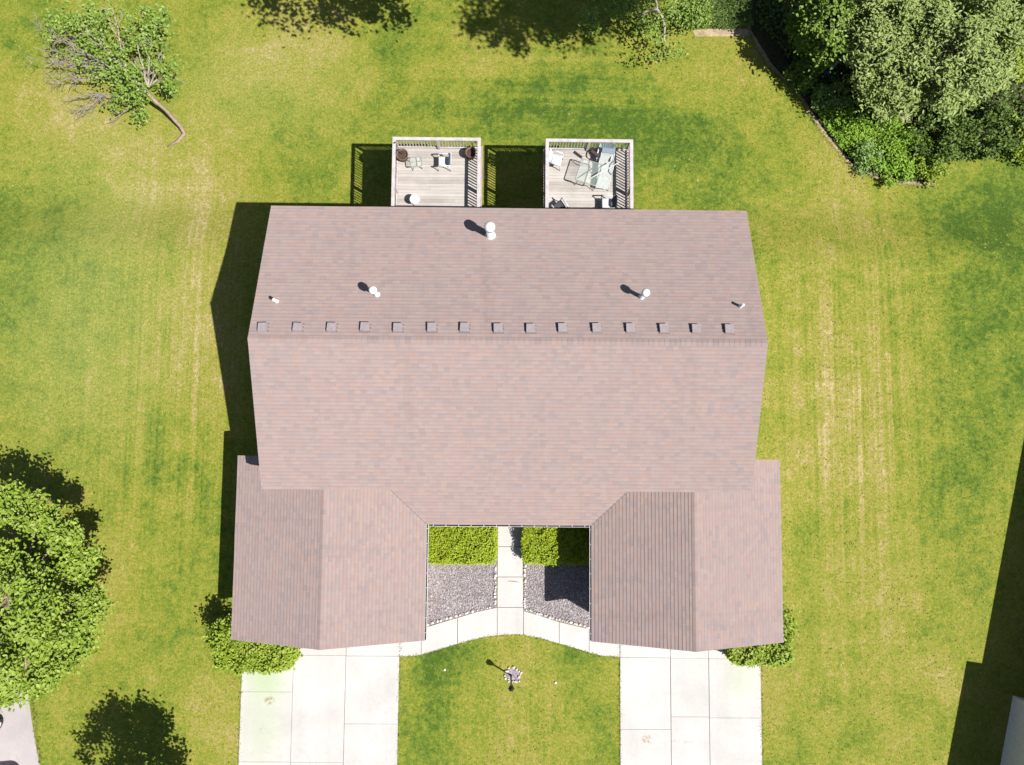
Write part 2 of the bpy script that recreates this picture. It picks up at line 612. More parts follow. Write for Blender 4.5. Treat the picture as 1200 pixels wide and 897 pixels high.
def ccw(pts):
    a = sum(pts[i][0] * pts[(i + 1) % len(pts)][1] - pts[(i + 1) % len(pts)][0] * pts[i][1] for i in range(len(pts)))
    return pts if a > 0 else pts[::-1]


def P(px, py, z=0.0):
    p = at(px, py, z)
    return (p.x, p.y)


def along(a, b, n, jit):
    """points from a to b with slight wander"""
    r = []
    for k in range(n):
        t = k / n
        r.append((a[0] + (b[0] - a[0]) * t + R_.uniform(-jit, jit) * (k > 0), a[1] + (b[1] - a[1]) * t + R_.uniform(-jit, jit) * (k > 0)))
    return r


def slabs(name, xs, rows_of, mat, y_top, gap=.014, special=None):
    """a drive of concrete slabs: columns between the x lines, each with its own cross joints"""
    bed = MB()
    m = MB()
    for c in range(len(xs) - 1):
        rows = rows_of[c]
        for k in range(len(rows) - 1):
            y1, y0 = rows[k], rows[k + 1]
            g = gap * R_.uniform(.5, 1.1)
            gh = .007 * R_.uniform(.6, 1.2)
            x0a, x1a = xs[c] + g, xs[c + 1] - g
            mi = special(c, k) if special else 0
            dz = R_.uniform(-.003, .003)
            m.prism([(x0a, y0 + gh), (x1a, y0 + gh), (x1a, y1 - gh), (x0a, y1 - gh)], -.05, .034 + dz, mi)
    yb = min(r[-1] for r in rows_of)
    bed.prism([(xs[0] + .02, yb), (xs[-1] - .02, yb), (xs[-1] - .02, y_top - .01), (xs[0] + .02, y_top - .01)], -.06, .012)
    o = structure(m.build(name, mat))
    s = bed.build('joint_bed', M['soil'], o)
    return o


GS, GN, HG, ZG = -8.845, -1.152, 2.807, 4.084
A1, A3, B1, B3 = -11.503, -3.3825, 3.7253, 11.846
XW, XE, YN, YS, ZE, ZR = -9.527, 9.669, 8.970, -2.305, 5.380, 7.307
YR = (YN + YS) / 2
PG = (ZG - HG) / ((A3 - A1) / 2)
PM = (ZR - ZE) / ((YN - YS) / 2)
YB = -38.0
Xp = lambda px, py=830: at(px, py).x
Yp = lambda py, px=600: at(px, py).y
gar_y = GS + .35
lx = [Xp(282), Xp(342.5), Xp(404), Xp(467)]
yl = lambda q: Yp(q, 370)
structure_rows = [[gar_y, yl(811), yl(893), -19, -23, -27, -31, YB],
                  [gar_y, yl(768), yl(893.5), -19.2, -23, -27, -31, YB],
                  [gar_y, yl(768.5), yl(848), -19, -23, -27, -31, YB]]
drive = slabs('driveway', lx, structure_rows, M['drive'], gar_y, special=None)
rx_ = [Xp(726.5), Xp(786), Xp(831), Xp(892)]
yr_ = lambda q: Yp(q, 810)
drive2 = slabs('driveway', rx_, [[gar_y, yr_(771), yr_(855), -19.3, -23, -27, -31, YB],
                                 [gar_y, yr_(771.5), yr_(840), -19, -23, -27, -31, YB],
                                 [gar_y, yr_(771.8), yr_(841), -19.1, -23, -27, -31, YB]], M['drive'], gar_y)
# walk: stem from the porch and two curving wings
z_w = .03
WY = YS - 2.0
lowL = [(467.5, 769), (480, 769), (492, 767.5), (508, 763), (530, 756.5), (552, 750), (570, 746), (588, 744)]
lowR = [(613, 744), (632, 747.5), (650, 752.5), (672, 759), (690, 764.5), (706, 768.5), (726, 769.5)]
upL = [(583, 712), (560, 717), (530, 726), (497, 736)]
upR = [(693, 738), (672, 733), (650, 727.5), (630, 721), (613, 716)]


def walk_piece(pts):
    return ccw([P(*q) for q in pts])


wk = MB()
yt = Yp(604, 597)
g_ = .35
pieces = [
    [(583.3, 592), (612.3, 592), (612.4, 640.5), (583.3, 640.5)],
    [(583.3, 641.1), (612.4, 641.1), (612.5, 676), (583.2, 676)],
    [(583.2, 676.6), (612.5, 676.6), (613, 711.6), (583, 711.6)],
    [(583, 712.2), (613, 712.2), (613.2, 716), (613.2, 743.8), (600, 743.4), (588, 743.8), (583, 744.6)],
    [(582.4, 712.2), (560, 717), (536.5, 724.2), (536.5, 754.4), (552, 750), (570, 746), (582.4, 744.6)],
    [(535.8, 724.4), (515, 730.5), (494, 737), (494, 767), (508, 763), (535.8, 754.6)],
    [(493.4, 737), (493.4, 767.2), (480, 769), (467.8, 769), (467.8, 738)],
    [(613.8, 716.2), (630, 721), (650, 727.5), (655, 729), (655, 754), (650, 752.5), (632, 747.5), (613.8, 744)],
    [(655.6, 729.2), (672, 733), (690, 737.5), (690, 764.5), (672, 759), (655.6, 754.2)],
    [(690.6, 737.5), (690.6, 764.7), (706, 768.5), (726, 769.5), (726, 738)],
]
for pc in pieces:
    wk.prism(walk_piece(pc), -.05, z_w + R_.uniform(-.002, .003))
walk = structure(wk.build('walkway', M['walk']))
bedm = MB()
bedm.prism(walk_piece([(584, 600), (612, 600), (612, 742), (584, 742)]), -.06, .008)
bedm.prism(walk_piece([(584, 720), (500, 742), (500, 762), (584, 742)]), -.06, .0085)
bedm.prism(walk_piece([(612, 722), (692, 742), (692, 762), (612, 742)]), -.06, .0082)
bedm.build('joint_bed', M['soil'], walk)

# gravel beds
structure(sheet('gravel_bed', ccw([P(490, 600), P(582.6, 600), P(582.2, 712), P(560, 716.5), P(530, 725.5), P(490, 737.5)]), .012, M['gravel']))
structure(sheet('gravel_bed', ccw([P(613.2, 600), P(700, 600), P(700, 739.5), P(672, 732.5), P(650, 727), P(630, 720.5), P(613.6, 715.5)]), .012, M['gravel']))


def pebbles(name, polys, n, smin, smax, mat, zbase=.012):
    m = MB()
    oc = [(1, 0, 0), (-1, 0, 0), (0, 1, 0), (0, -1, 0), (0, 0, 1), (0, 0, -.4)]
    of = [(0, 2, 4), (2, 1, 4), (1, 3, 4), (3, 0, 4), (2, 0, 5), (1, 2, 5), (3, 1, 5), (0, 3, 5)]
    for poly in polys:
        xs = [p[0] for p in poly]; ys = [p[1] for p in poly]
        k = 0
        while k < n:
            x, y = R_.uniform(min(xs), max(xs)), R_.uniform(min(ys), max(ys))
            ins = False
            for i in range(len(poly)):
                a, b = poly[i], poly[i - 1]
                if (a[1] > y) != (b[1] > y) and x < (b[0] - a[0]) * (y - a[1]) / (b[1] - a[1]) + a[0]:
                    ins = not ins
            if not ins: continue
            k += 1
            s = R_.uniform(smin, smax)
            th = R_.uniform(0, 6.28)
            ca, sa = math.cos(th), math.sin(th)
            sx, sy, sz = s * R_.uniform(.8, 1.4), s * R_.uniform(.6, 1), s * R_.uniform(.5, .9)
            vs = []
            for (a, b, c) in oc:
                a, b, c = a * sx * R_.uniform(.8, 1.2), b * sy * R_.uniform(.8, 1.2), c * sz
                vs.append((x + a * ca - b * sa, y + a * sa + b * ca, zbase + sz * .3 + c))
            m.mesh(vs, of)
    o = m.build(name, mat)
    return o


def pebble_mat():
    t = NT('pebbles', .85, .25)
    g = t.n('ShaderNodeNewGeometry')
    t.color(t.ramp(g.outputs['Random Per Island'], [(0, (.14, .125, .125)), (.3, (.26, .245, .255)), (.55, (.35, .33, .335)), (.8, (.19, .16, .145)), (1, (.48, .46, .46))]))
    return t.mat


M['pebble'] = pebble_mat()
pb = pebbles('gravel_stones', [ccw([P(498, 652), P(581, 652), P(581, 711), P(530, 724), P(498, 735)]),
                               ccw([P(614.6, 652), P(695, 652), P(695, 736), P(650, 725), P(614.6, 713)])], 3000, .016, .05, M['pebble'])
tag(pb, 'loose grey and mauve gravel filling the two courtyard beds', 'gravel', None, 'stuff')

# neighbour drive at the lower left corner
structure(sheet('neighbour_driveway', ccw([P(32, 806), P(36, 835), P(40, 862), P(47.5, 900), P(56, 960), P(-140, 960), P(-140, 806), P(-20, 790), P(24, 790)]), .02, M['asphalt'], .06))
# planting bed in the upper right corner
bed_edge = [(872, -6), (880, 36), (892, 55), (905, 76), (920, 92), (935, 106), (948, 126), (962, 148), (976, 166), (990, 184), (1004, 197), (1030, 208),
            (1060, 213), (1095, 214), (1104, 190), (1150, 180), (1230, 174), (1300, 120), (1300, -120), (860, -120)]
zb = -.77
structure(sheet('planting_bed', ccw([P(q[0], q[1], zb) for q in bed_edge]), zb + .012, M['mulch']))
edge_o = [(874, 28), (888, 58), (902, 79), (932, 106.5), (945, 128.5), (959, 150), (975, 170), (991, 188.5), (1004, 200.5), (1030, 210.5), (1062, 216.5), (1096, 218)]
edge_i = [(1096, 211), (1060, 209), (1034, 204), (1008, 193), (992, 180), (978, 162), (963, 144), (950, 122), (936, 101), (906, 72), (892, 52), (876, 24)]
structure(sheet('dirt_edge', ccw([P(q[0], q[1], zb) for q in edge_o + edge_i]), zb + .006, M['dry_edge']))
structure(sheet('dirt_edge', ccw([P(q[0], q[1], zb) for q in [(812, 36), (840, 33), (876, 34), (880, 42), (850, 43), (815, 43)]]), zb + .005, M['dry_edge']))

# ------------------------------------------------------------------ the house
house = empty('duplex_house', (0, YR, 0), 'large duplex house with a pinkish brown shingle roof and two front garage wings', 'house')

EXPO = .15


def courses(m, p0, ud, sd, nrm, L, ulo, uhi, seg=1.0, thick=.015, v_off=0.0, u_off=0.0, mi=0):
    """overlapping shingle courses up a slope. p0: origin on the eave, ud along the eave, sd up the slope"""
    p0, ud, sd, nrm = Vector(p0), Vector(ud), Vector(sd), Vector(nrm)
    k = 0
    v = 0.0
    while v < L - 1e-4:
        v1 = min(v + EXPO, L)
        a0, b0 = ulo(v), uhi(v)
        a1, b1 = ulo(v1), uhi(v1)
        n = max(1, int((b0 - a0) / seg))
        js = [R_.uniform(-.007, .007) for _ in range(n + 1)]
        hs = [R_.uniform(-.003, .003) for _ in range(n + 1)]
        for i in range(n):
            t0, t1 = i / n, (i + 1) / n
            uA, uB = a0 + (b0 - a0) * t0, a0 + (b0 - a0) * t1
            uC, uD = a1 + (b1 - a1) * t1, a1 + (b1 - a1) * t0
            jA, jB = js[i], js[i + 1]
            lA = p0 + ud * uA + sd * (v + jA) + nrm * (thick + hs[i])
            lB = p0 + ud * uB + sd * (v + jB) + nrm * (thick + hs[i + 1])
            bA = p0 + ud * uA + sd * (v + jA) - nrm * .003
            bB = p0 + ud * uB + sd * (v + jB) - nrm * .003
            hC = p0 + ud * uC + sd * (v1 + .02) + nrm * .0
            hD = p0 + ud * uD + sd * (v1 + .02) + nrm * .0
            vm = v_off + (k + .5) * EXPO
            uvs = [(u_off + uA, vm - .05), (u_off + uB, vm - .05), (u_off + uC, vm + .05), (u_off + uD, vm + .05)]
            m.face([lA, lB, hC, hD], mi, uvs)
            m.face([bA, bB, lB, lA], mi, [(u_off + uA, vm), (u_off + uB, vm), (u_off + uB, vm), (u_off + uA, vm)])
        v = v1
        k += 1


def unit(v):
    v = Vector(v); v.normalize(); return v


def ridge_caps(m, a, b, pitch, side, half=.15, step=.2):
    """a row of bent cap shingles over a ridge from a to b; side = horizontal unit vector across the ridge"""
    a, b, side = Vector(a), Vector(b), Vector(side)
    d = (b - a); L = d.length; d.normalize()
    n = int(L / step)
    for k in range(n):
        s0, s1 = k * step, min(L, (k + 1) * step + .03)
        z0, z1 = .034, .026
        q = R_.uniform(0, 50)
        for sg in (1, -1):
            drop = Vector((0, 0, -pitch * half))
            p = [a + d * s0 + Vector((0, 0, z0)), a + d * s0 + side * (sg * half) + drop + Vector((0, 0, z0)),
                 a + d * s1 + side * (sg * half) + drop + Vector((0, 0, z1)), a + d * s1 + Vector((0, 0, z1))]
            if sg < 0: p = p[::-1]
            m.face(p, 0, [(q + .1, .07)] * 4)
            lo = [a + d * s0 + Vector((0, 0, z0)), a + d * s0 + side * (sg * half) + drop + Vector((0, 0, z0)),
                  a + d * s0 + side * (sg * half) + drop + Vector((0, 0, z1 - .02)), a + d * s0 + Vector((0, 0, z1 - .02))]
            m.face(lo, 0, [(q + .1, .07)] * 4)


def roof_slab_x(m, x0, x1, y0, y1, ze, zr, th, mi=0):
    """solid under a gable roof whose ridge runs along x"""
    ym = (y0 + y1) / 2
    pr = [(y0, ze), (ym, zr), (y1, ze), (y1, ze - th), (ym, zr - th), (y0, ze - th)]
    vs = [(x0, y, z) for y, z in pr] + [(x1, y, z) for y, z in pr]
    m.mesh(vs, [(0, 1, 4, 5), (1, 2, 3, 4), (6, 11, 10, 7), (7, 10, 9, 8)] + [(i, 6 + i, 6 + (i + 1) % 6, (i + 1) % 6) for i in range(6)], mi)


def roof_slab_y(m, y0, y1, x0, x1, ze, zr, th, mi=0):
    xm = (x0 + x1) / 2
    pr = [(x0, ze), (xm, zr), (x1, ze), (x1, ze - th), (xm, zr - th), (x0, ze - th)]
    vs = [(x, y0, z) for x, z in pr] + [(x, y1, z) for x, z in pr]
    m.mesh(vs, [(5, 4, 1, 0), (4, 3, 2, 1), (7, 10, 11, 6), (8, 9, 10, 7)] + [((i + 1) % 6, 6 + (i + 1) % 6, 6 + i, i) for i in range(6)], mi)


# walls
TH = .17


def gable_walls_x(m, x0, x1, y0, y1, zb_, ze, zr):
    ym = (y0 + y1) / 2
    pr = [(y0, zb_), (y1, zb_), (y1, ze), (ym, zr), (y0, ze)]
    vs = [(x0, y, z) for y, z in pr] + [(x1, y, z) for y, z in pr]
    m.mesh(vs, [(4, 3, 2, 1, 0), (5, 6, 7, 8, 9)] + [(i, (i + 1) % 5, 5 + (i + 1) % 5, 5 + i) for i in range(5)])


def gable_walls_y(m, y0, y1, x0, x1, zb_, ze, zr):
    xm = (x0 + x1) / 2
    pr = [(x0, zb_), (x1, zb_), (x1, ze), (xm, zr), (x0, ze)]
    vs = [(x, y0, z) for x, z in pr] + [(x, y1, z) for x, z in pr]
    m.mesh(vs, [(0, 1, 2, 3, 4), (9, 8, 7, 6, 5)] + [(5 + i, 5 + (i + 1) % 5, (i + 1) % 5, i) for i in range(5)])


OV = .45
mb = MB()
gable_walls_x(mb, XW + .3, XE - .3, YS + OV, YN - OV, -.9, ZE + PM * OV - TH - .01, ZR - TH - .01)
mb.build('wall', M['siding'], house)
for (x0, x1) in ((A1, A3), (B1, B3)):
    mb = MB()
    gable_walls_y(mb, GS + .35, GN - .3, x0 + .4, x1 - .4, -.2, HG + PG * .4 - TH - .01, ZG - TH - .01)
    mb.build('garage_wall', M['siding'], house)

# main roof
cosm = 1 / math.sqrt(1 + PM * PM)
Lm = (YN - YS) / 2 / cosm
mb = MB()
courses(mb, (XW - .02, YN + .02, ZE + .006), (1, 0, 0), (0, -cosm, PM * cosm), unit((0, PM, 1)), Lm + .02, lambda v: 0, lambda v: XE - XW + .04, 1.3)
courses(mb, (XW - .02, YS - .02, ZE + .006), (1, 0, 0), (0, cosm, PM * cosm), unit((0, -PM, 1)), Lm + .02, lambda v: 0, lambda v: XE - XW + .04, 1.3, v_off=60)
roof = mb.build('roof', M['shingle'], house)
mb = MB()
roof_slab_x(mb, XW, XE, YS, YN, ZE, ZR, TH)
mb.build('eave_trim', M['trim'], roof)
mb = MB()
ridge_caps(mb, (XW - .02, YR, ZR), (XE + .02, YR, ZR), PM, (0, 1, 0), .135)
mb.build('ridge_cap', M['cap'], roof)


def roof_z(y):
    return ZE + PM * (min(YN - y, y - YS))


def on_roof(px, py):
    p = at(px, py, 6)
    for _ in range(12):
        p = at(px, py, roof_z(p.y))
    return p


# box vents under the ridge
for px in (309, 349.5, 389.5, 428, 467, 506, 544.5, 584, 622, 659, 699, 739, 777.5, 815, 854):
    p = on_roof(px + R_.uniform(-.5, .5), 384.5 + (px - 309) * .004 + R_.uniform(-.5, .5))
    m = MB()
    tilt = Matrix.Rotation(-math.atan(PM), 3, 'X') @ Matrix.Rotation(R_.uniform(-.05, .05), 3, 'Z')
    m.box((-.215, -.20, .012), (.215, .23, .022), 1, tilt, p)
    s = .165
    vs = [tilt @ Vector(q) + p for q in ((-s, -s, .018), (s, -s, .018), (s, s, .018), (-s, s, .018), (-s, -s, .12), (s, -s, .12), (s, s, .15), (-s, s, .15))]
    m.mesh(vs, [(4, 5, 6, 7), (0, 1, 5, 4), (1, 2, 6, 5), (2, 3, 7, 6), (3, 0, 4, 7)])
    o = m.build('roof_vent', [M['ventbox'], M['flash']], roof)


def flue(name, px, py, h, r, capr, caph, mat, label=None):
    p = on_roof(px, py)
    m = MB()
    m.lathe([(r * 1.55, -.10), (r * 1.45, .02), (r * 1.2, .11), (r, .13), (r, h - caph)], p, 20)
    if capr:
        m.lathe([(r * .8, h - caph - .02), (r * .85, h - caph), (capr, h - caph), (capr * 1.02, h - caph * .4), (capr * .8, h - caph * .12), (capr * .3, h)], p, 24)
    o = m.build(name, mat, roof, True)
    if label: o['label'] = label
    return o


flue('chimney_pipe', 574.8, 276.5, 1.30, .15, .205, .28, M['galv'], 'tall white round chimney pipe with a drum cap')
flue('vent_pipe', 442, 345.5, .95, .085, .15, .22, M['white'])
flue('vent_pipe', 751.5, 348.5, .95, .085, .15, .20, M['white'])
flue('plumbing_pipe', 324.5, 353.5, .42, .06, 0, 0.02, M['white'])
flue('plumbing_pipe', 867, 359.5, .40, .055, 0, 0.02, M['white'])

# garage wings and porch
cosg = 1 / math.sqrt(1 + PG * PG)
Lg = (A3 - A1) / 2 / cosg
YE = at(597, 614.8, HG).y
for gi, (x0, x1) in enumerate(((A1, A3), (B1, B3))):
    mb = MB()
    xm = (x0 + x1) / 2
    courses(mb, (x0 - .02, GN + .02, HG + .006), (0, -1, 0), (cosg, 0, PG * cosg), unit((-PG, 0, 1)), Lg + .02, lambda v: 0, lambda v: GN - GS + .04, 1.1, v_off=120 + gi * 60)
    courses(mb, (x1 + .02, GS - .02, HG + .006), (0, 1, 0), (-cosg, 0, PG * cosg), unit((PG, 0, 1)), Lg + .02, lambda v: 0, lambda v: GN - GS + .04, 1.1, v_off=150 + gi * 60)
    gr = mb.build('garage_roof', M['shingle'], house)
    mb = MB()
    roof_slab_y(mb, GS, GN, x0, x1, HG, ZG, TH)
    mb.build('eave_trim', M['trim'], gr)
    mb = MB()
    ridge_caps(mb, (xm, GS - .02, ZG), (xm, YS + .6, ZG), PG, (1, 0, 0), .12)
    mb.build('ridge_cap', M['cap'], gr)
    # gutter on the courtyard side
    gxe = x1 if gi == 0 else x0
    sg = 1 if gi == 0 else -1
    mb = MB()
    zt = HG - .02
    a, b = gxe + sg * .012, gxe + sg * .095
    mb.box((min(b, b - sg * .014), GS + .0, zt - .11), (max(b, b - sg * .014), YE - .02, zt), 0)
    mb.box((min(a, a + sg * .008), GS + .0, zt - .11), (max(a, a + sg * .008), YE - .02, zt - .004), 0)
    mb.box((min(a, b), GS + .0, zt - .12), (max(a, b), YE - .02, zt - .105), 1)
    mb.box((min(a, b), GS - .012, zt - .12), (max(a, b), GS + .0, zt), 0)
    for k in range(8):
        yy = GS + .3 + k * (YE - GS - .5) / 7
        mb.box((min(a, b), yy - .008, zt - .02), (max(a, b), yy + .008, zt + .006), 0)
    mb.build('gutter', [M['gutter'], M['gutter_in']], gr)
    # big door facing the drive
    md = MB()
    dxm = xm + (0.75 if gi == 0 else -.55)
    md.box((dxm - 2.45, GS + .31, .04), (dxm + 2.45, GS + .345, 2.15))
    gd = md.build('garage_door', M['white'], house)
    mp = MB()
    for r in range(4):
        for c in range(8):
            xx = dxm - 2.4 + c * .605
            mp.box((xx + .06, GS + .295, .12 + r * .52), (xx + .54, GS + .308, .52 + r * .52))
    mp.build('door_panel', M['trim'], gd)
# porch roof between the wings
Lp = (YS + OV - YE) / cosg
mb = MB()
wid = B1 - A3
courses(mb, (A3, YE - .02, HG + .006), (1, 0, 0), (0, cosg, PG * cosg), unit((0, -PG, 1)), Lp, lambda v: -v * cosg + .01, lambda v: wid + v * cosg - .01, 1.1, v_off=300)
pr = mb.build('porch_roof', M['shingle'], house)
mb = MB()
ytop = YS + OV
dd = ytop - YE
ztop = HG + PG * dd
vs = [(A3, YE, HG), (B1, YE, HG), (B1 + dd, ytop, ztop), (A3 - dd, ytop, ztop)]
vs += [(x, y, z - TH) for x, y, z in vs]
mb.mesh(vs, [(0, 1, 2, 3), (7, 6, 5, 4), (0, 4, 5, 1), (1, 5, 6, 2), (2, 6, 7, 3), (3, 7, 4, 0)])
mb.build('eave_trim', M['trim'], pr)
mb = MB()
zt = HG - .02
mb.box((A3 + .10, YE - .105, zt - .11), (B1 - .1, YE - .094, zt), 0)
mb.box((A3 + .13, YE - .022, zt - .11), (B1 - .13, YE - .014, zt - .004), 0)
mb.box((A3 + .13, YE - .094, zt - .12), (B1 - .13, YE - .022, zt - .105), 1)
for k in range(13):
    xx = A3 + .3 + k * (wid - .6) / 12
    mb.box((xx - .009, YE - .105, zt - .02), (xx + .009, YE - .014, zt + .006), 0)
mb.build('gutter', [M['gutter'], M['gutter_in']], pr)
for sg, xc in ((-1, A3), (1, B1)):
    mb = MB()
    a = Vector((xc, YE, HG + .022)); b = Vector((xc + sg * dd, ytop, ztop + .022))
    mb.bar(a, b, .055, .018)
    mb.build('valley_flashing', M['flash'], pr)
# doors and windows
def window(x0, x1, z0, z1, y, face, name='window', mat=None):
    m = MB()
    yy = y + face * .03
    f = .06
    y0, y1 = min(y, yy), max(y, yy)
    m.box((x0 - f, y0, z0 - f), (x1 + f, y1, z0)); m.box((x0 - f, y0, z1), (x1 + f, y1, z1 + f))
    m.box((x0 - f, y0, z0), (x0, y1, z1)); m.box((x1, y0, z0), (x1 + f, y1, z1))
    xm_ = (x0 + x1) / 2
    m.box((xm_ - .025, y0, z0), (xm_ + .025, y1, z1))
    w = m.build(name, M['white'], house)
    m2 = MB()
    yp = y + face * .012
    m2.box((x0, min(y, yp), z0), (x1, max(y, yp), z1))
    m2.build('pane', mat or M['glass_dark'], w)


yw = YN - OV
for x in (-8.0, -.9, 1.0, 6.9):
    window(x - .6, x + .6, 3.4, 4.6, yw, 1)
    window(x - .6, x + .6, .2, 1.3, yw, 1)
for x in (-3.3, 3.4):
    window(x - .9, x + .9, 2.76, 4.8, yw, 1, 'patio_door')
    window(x - .9, x + .9, -.7, 1.3, yw, 1, 'patio_door')
ys_w = YS + OV
for x in (-1.9, 2.2):
    window(x - .7, x + .7, .9, 2.0, ys_w, -1)
for x in (-.5, .8):
    m = MB(); m.box((x - .42, ys_w - .05, .05), (x + .42, ys_w - .002, 2.1))
    fd = m.build('front_door', M['brown'], house)
    m = MB(); m.box((x + .3, ys_w - .09, 1.0), (x + .36, ys_w - .052, 1.06)); m.build('handle', M['galv'], fd)

# ------------------------------------------------------------------ decks
ZT = 3.649
ZF = ZT - .95


def deck(xw, xe, yn, label):
    """raised deck against the back wall: plank floor, posts, three railings"""
    ys_ = YN - OV + .003
    root = empty('deck', ((xw + xe) / 2, (yn + ys_) / 2, -.77), label, 'deck', 'raised back decks')
    cw = .14
    m = MB()
    y = ys_ + .01
    while y < yn - .02:
        y1 = min(y + .138, yn - .005)
        xs = [xw + .005, xe - .005]
        if R_.random() < .6:
            xs.insert(1, R_.uniform(xw + 1, xe - 1))
        for a, b in zip(xs[:-1], xs[1:]):
            m.box((a + .0015, y, ZF - .035), (b - .0015, y1, ZF + R_.uniform(-.002, .003)))
        y = y1 + .007
    m.build('deck_floor', M['deck'], root)
    m = MB()
    m.box((xw, yn - .002, ZF - .26), (xe, yn + .036, ZF - .01)); m.box((xw - .038, ys_, ZF - .26), (xw - .001, yn + .036, ZF - .01))
    m.box((xe + .001, ys_, ZF - .26), (xe + .038, yn + .036, ZF - .01))
    x = xw + .4
    while x < xe:
        m.box((x, ys_, ZF - .24), (x + .04, yn - .004, ZF - .037)); x += .41
    m.build('joist_frame', M['post'], root)
    for (x, y) in ((xw + .07, yn - .09), (xe - .07, yn - .09), ((xw + xe) / 2, yn - .09)):
        m = MB(); m.box((x - .065, y - .065, -.85), (x + .065, y + .065, ZF - .245)); m.build('support_post', M['post'], root)

    def railing(a, b, inward):
        a, b, inward = Vector(a), Vector(b), Vector(inward)
        d = (b - a); L = d.length; d.normalize()
        m = MB()
        m.bar(a + Vector((0, 0, ZT - .018)), b + Vector((0, 0, ZT - .018)), cw, .036)
        m.bar(a + inward * .02 + Vector((0, 0, ZT - .085)), b + inward * .02 + Vector((0, 0, ZT - .085)), .04, .09)
        m.bar(a + inward * .02 + Vector((0, 0, ZF + .10)), b + inward * .02 + Vector((0, 0, ZF + .10)), .04, .07)
        r = m.build('railing', M['rail'], root)
        m = MB()
        n = int(L / .128)
        for k in range(1, n):
            q = a + d * (L * k / n) - inward * .022
            q += Vector((R_.uniform(-.006, .006), R_.uniform(-.006, .006), 0))
            m.box((q.x - .019, q.y - .019, ZF - .12), (q.x + .019, q.y + .019, ZT - .04))
        m.build('balusters', M['rail'], r)
        for t in (.5,):
            q = a + d * (L * t) + inward * .03
            m = MB(); m.box((q.x - .045, q.y - .045, ZF - .2), (q.x + .045, q.y + .045, ZT - .037)); m.build('rail_post', M['rail'], r)
    h = cw / 2
    railing((xw + h, ys_, 0), (xw + h, yn - cw, 0), (1, 0, 0))
    railing((xe - h, ys_, 0), (xe - h, yn - cw, 0), (-1, 0, 0))
    railing((xw, yn - h, 0), (xe, yn - h, 0), (0, -1, 0))
    for x in (xw + h, xe - h):
        m = MB(); m.box((x - .045, yn - h - .047, ZF - .2), (x + .045, yn - h + .047, ZT - .038)); m.build('corner_post', M['rail'], root)
    return root


D1W, D1E = at(460, 162, ZT).x, at(563.5, 163, ZT).x
D2W, D2E = at(639.5, 164, ZT).x, at(742, 165, ZT).x
DYN = at(510, 161, ZT).y
deck(D1W, D1E, DYN, 'raised wooden deck on the left, holding few pieces of furniture')
deck(D2W, D2E, DYN, 'raised wooden deck on the right, crowded around a glass table')

# --- things on the decks
zf = ZF + .004


def lawn_chair(px, py, rz, label, seatmat=None, backmat=None, frame=None, group='chairs on the decks', h=.42, s=1.0):
    p = at(px, py, zf + .3)
    root = empty('patio_chair', (p.x, p.y, zf), label, 'chair', group, rz)
    fr = frame or M['plastic']
    sm, bm_ = seatmat or M['plastic'], backmat or M['plastic']
    m = MB()   # faces +y ; dished seat
    nx_, ny_ = 6, 6
    vs = []
    for j in range(ny_ + 1):
        for i in range(nx_ + 1):
            x = -.23 + .46 * i / nx_; y = -.22 + .44 * j / ny_
            vs.append((x * s, y * s, h - .03 * (1 - (x / .23) ** 2) + .02 * (j / ny_)))
    n0 = len(vs)
    vs += [(x, y, z - .02) for x, y, z in vs]
    fs = []
    for j in range(ny_):
        for i in range(nx_):
            a = j * (nx_ + 1) + i
            fs.append((a, a + 1, a + nx_ + 2, a + nx_ + 1)); fs.append((n0 + a + nx_ + 1, n0 + a + nx_ + 2, n0 + a + 1, n0 + a))
    for i in range(nx_):
        fs.append((n0 + i, n0 + i + 1, i + 1, i)); b = ny_ * (nx_ + 1) + i; fs.append((b, b + 1, n0 + b + 1, n0 + b))
    for j in range(ny_):
        a = j * (nx_ + 1); fs.append((a, a + nx_ + 1, n0 + a + nx_ + 1, n0 + a)); a += nx_; fs.append((n0 + a, n0 + a + nx_ + 1, a + nx_ + 1, a))
    m.mesh(vs, fs); local_build(m, 'seat', sm, root, True)
    m = MB()
    for k in range(7):   # fanned slats of the back
        t = (k - 3) / 3
        a = Vector((t * .19 * s, -.22 * s, h)); b = Vector((t * .235 * s, -.36 * s, h + .44 - .05 * t * t))
        m.bar(a, b, .062 * s, .016)
    m.bar((-.25 * s, -.365 * s, h + .42), (.25 * s, -.365 * s, h + .42), .03, .05)
    local_build(m, 'backrest', bm_, root)
    for sx in (-1, 1):
        m = MB()
        m.tube([(sx * .27 * s, -.30 * s, h + .22), (sx * .285 * s, -.05 * s, h + .225), (sx * .28 * s, .17 * s, h + .20), (sx * .265 * s, .24 * s, h + .12)], [.024, .03, .032, .024], 8)
        local_build(m, 'armrest', fr, root, True)
        for yy, yb in ((.22, .25), (-.24, -.30)):
            m = MB(); m.tube([(sx * .265 * s, yy * s, h + (.13 if yy > 0 else .22)), (sx * .24 * s, (yy + yb) / 2 * s, h * .6), (sx * .27 * s, yb * s, 0.0)], [.022, .02, .018], 8)
            local_build(m, 'leg', fr, root, True)
    return root


lawn_chair(520, 191, math.radians(90), 'white resin chair standing alone near the middle of the left deck')
lawn_chair(652, 189, math.radians(-105), 'white resin chair against the inner railing of the right deck')
lawn_chair(711, 240, math.radians(90), 'white framed chair with dark seat at the house end of the right deck', M['white'], M['navy'], M['plastic'])
lawn_chair(655, 243.5, math.radians(35), 'charcoal chair half hidden beside the roof edge on the right deck', M['charcoal'], M['charcoal'], M['plastic'])

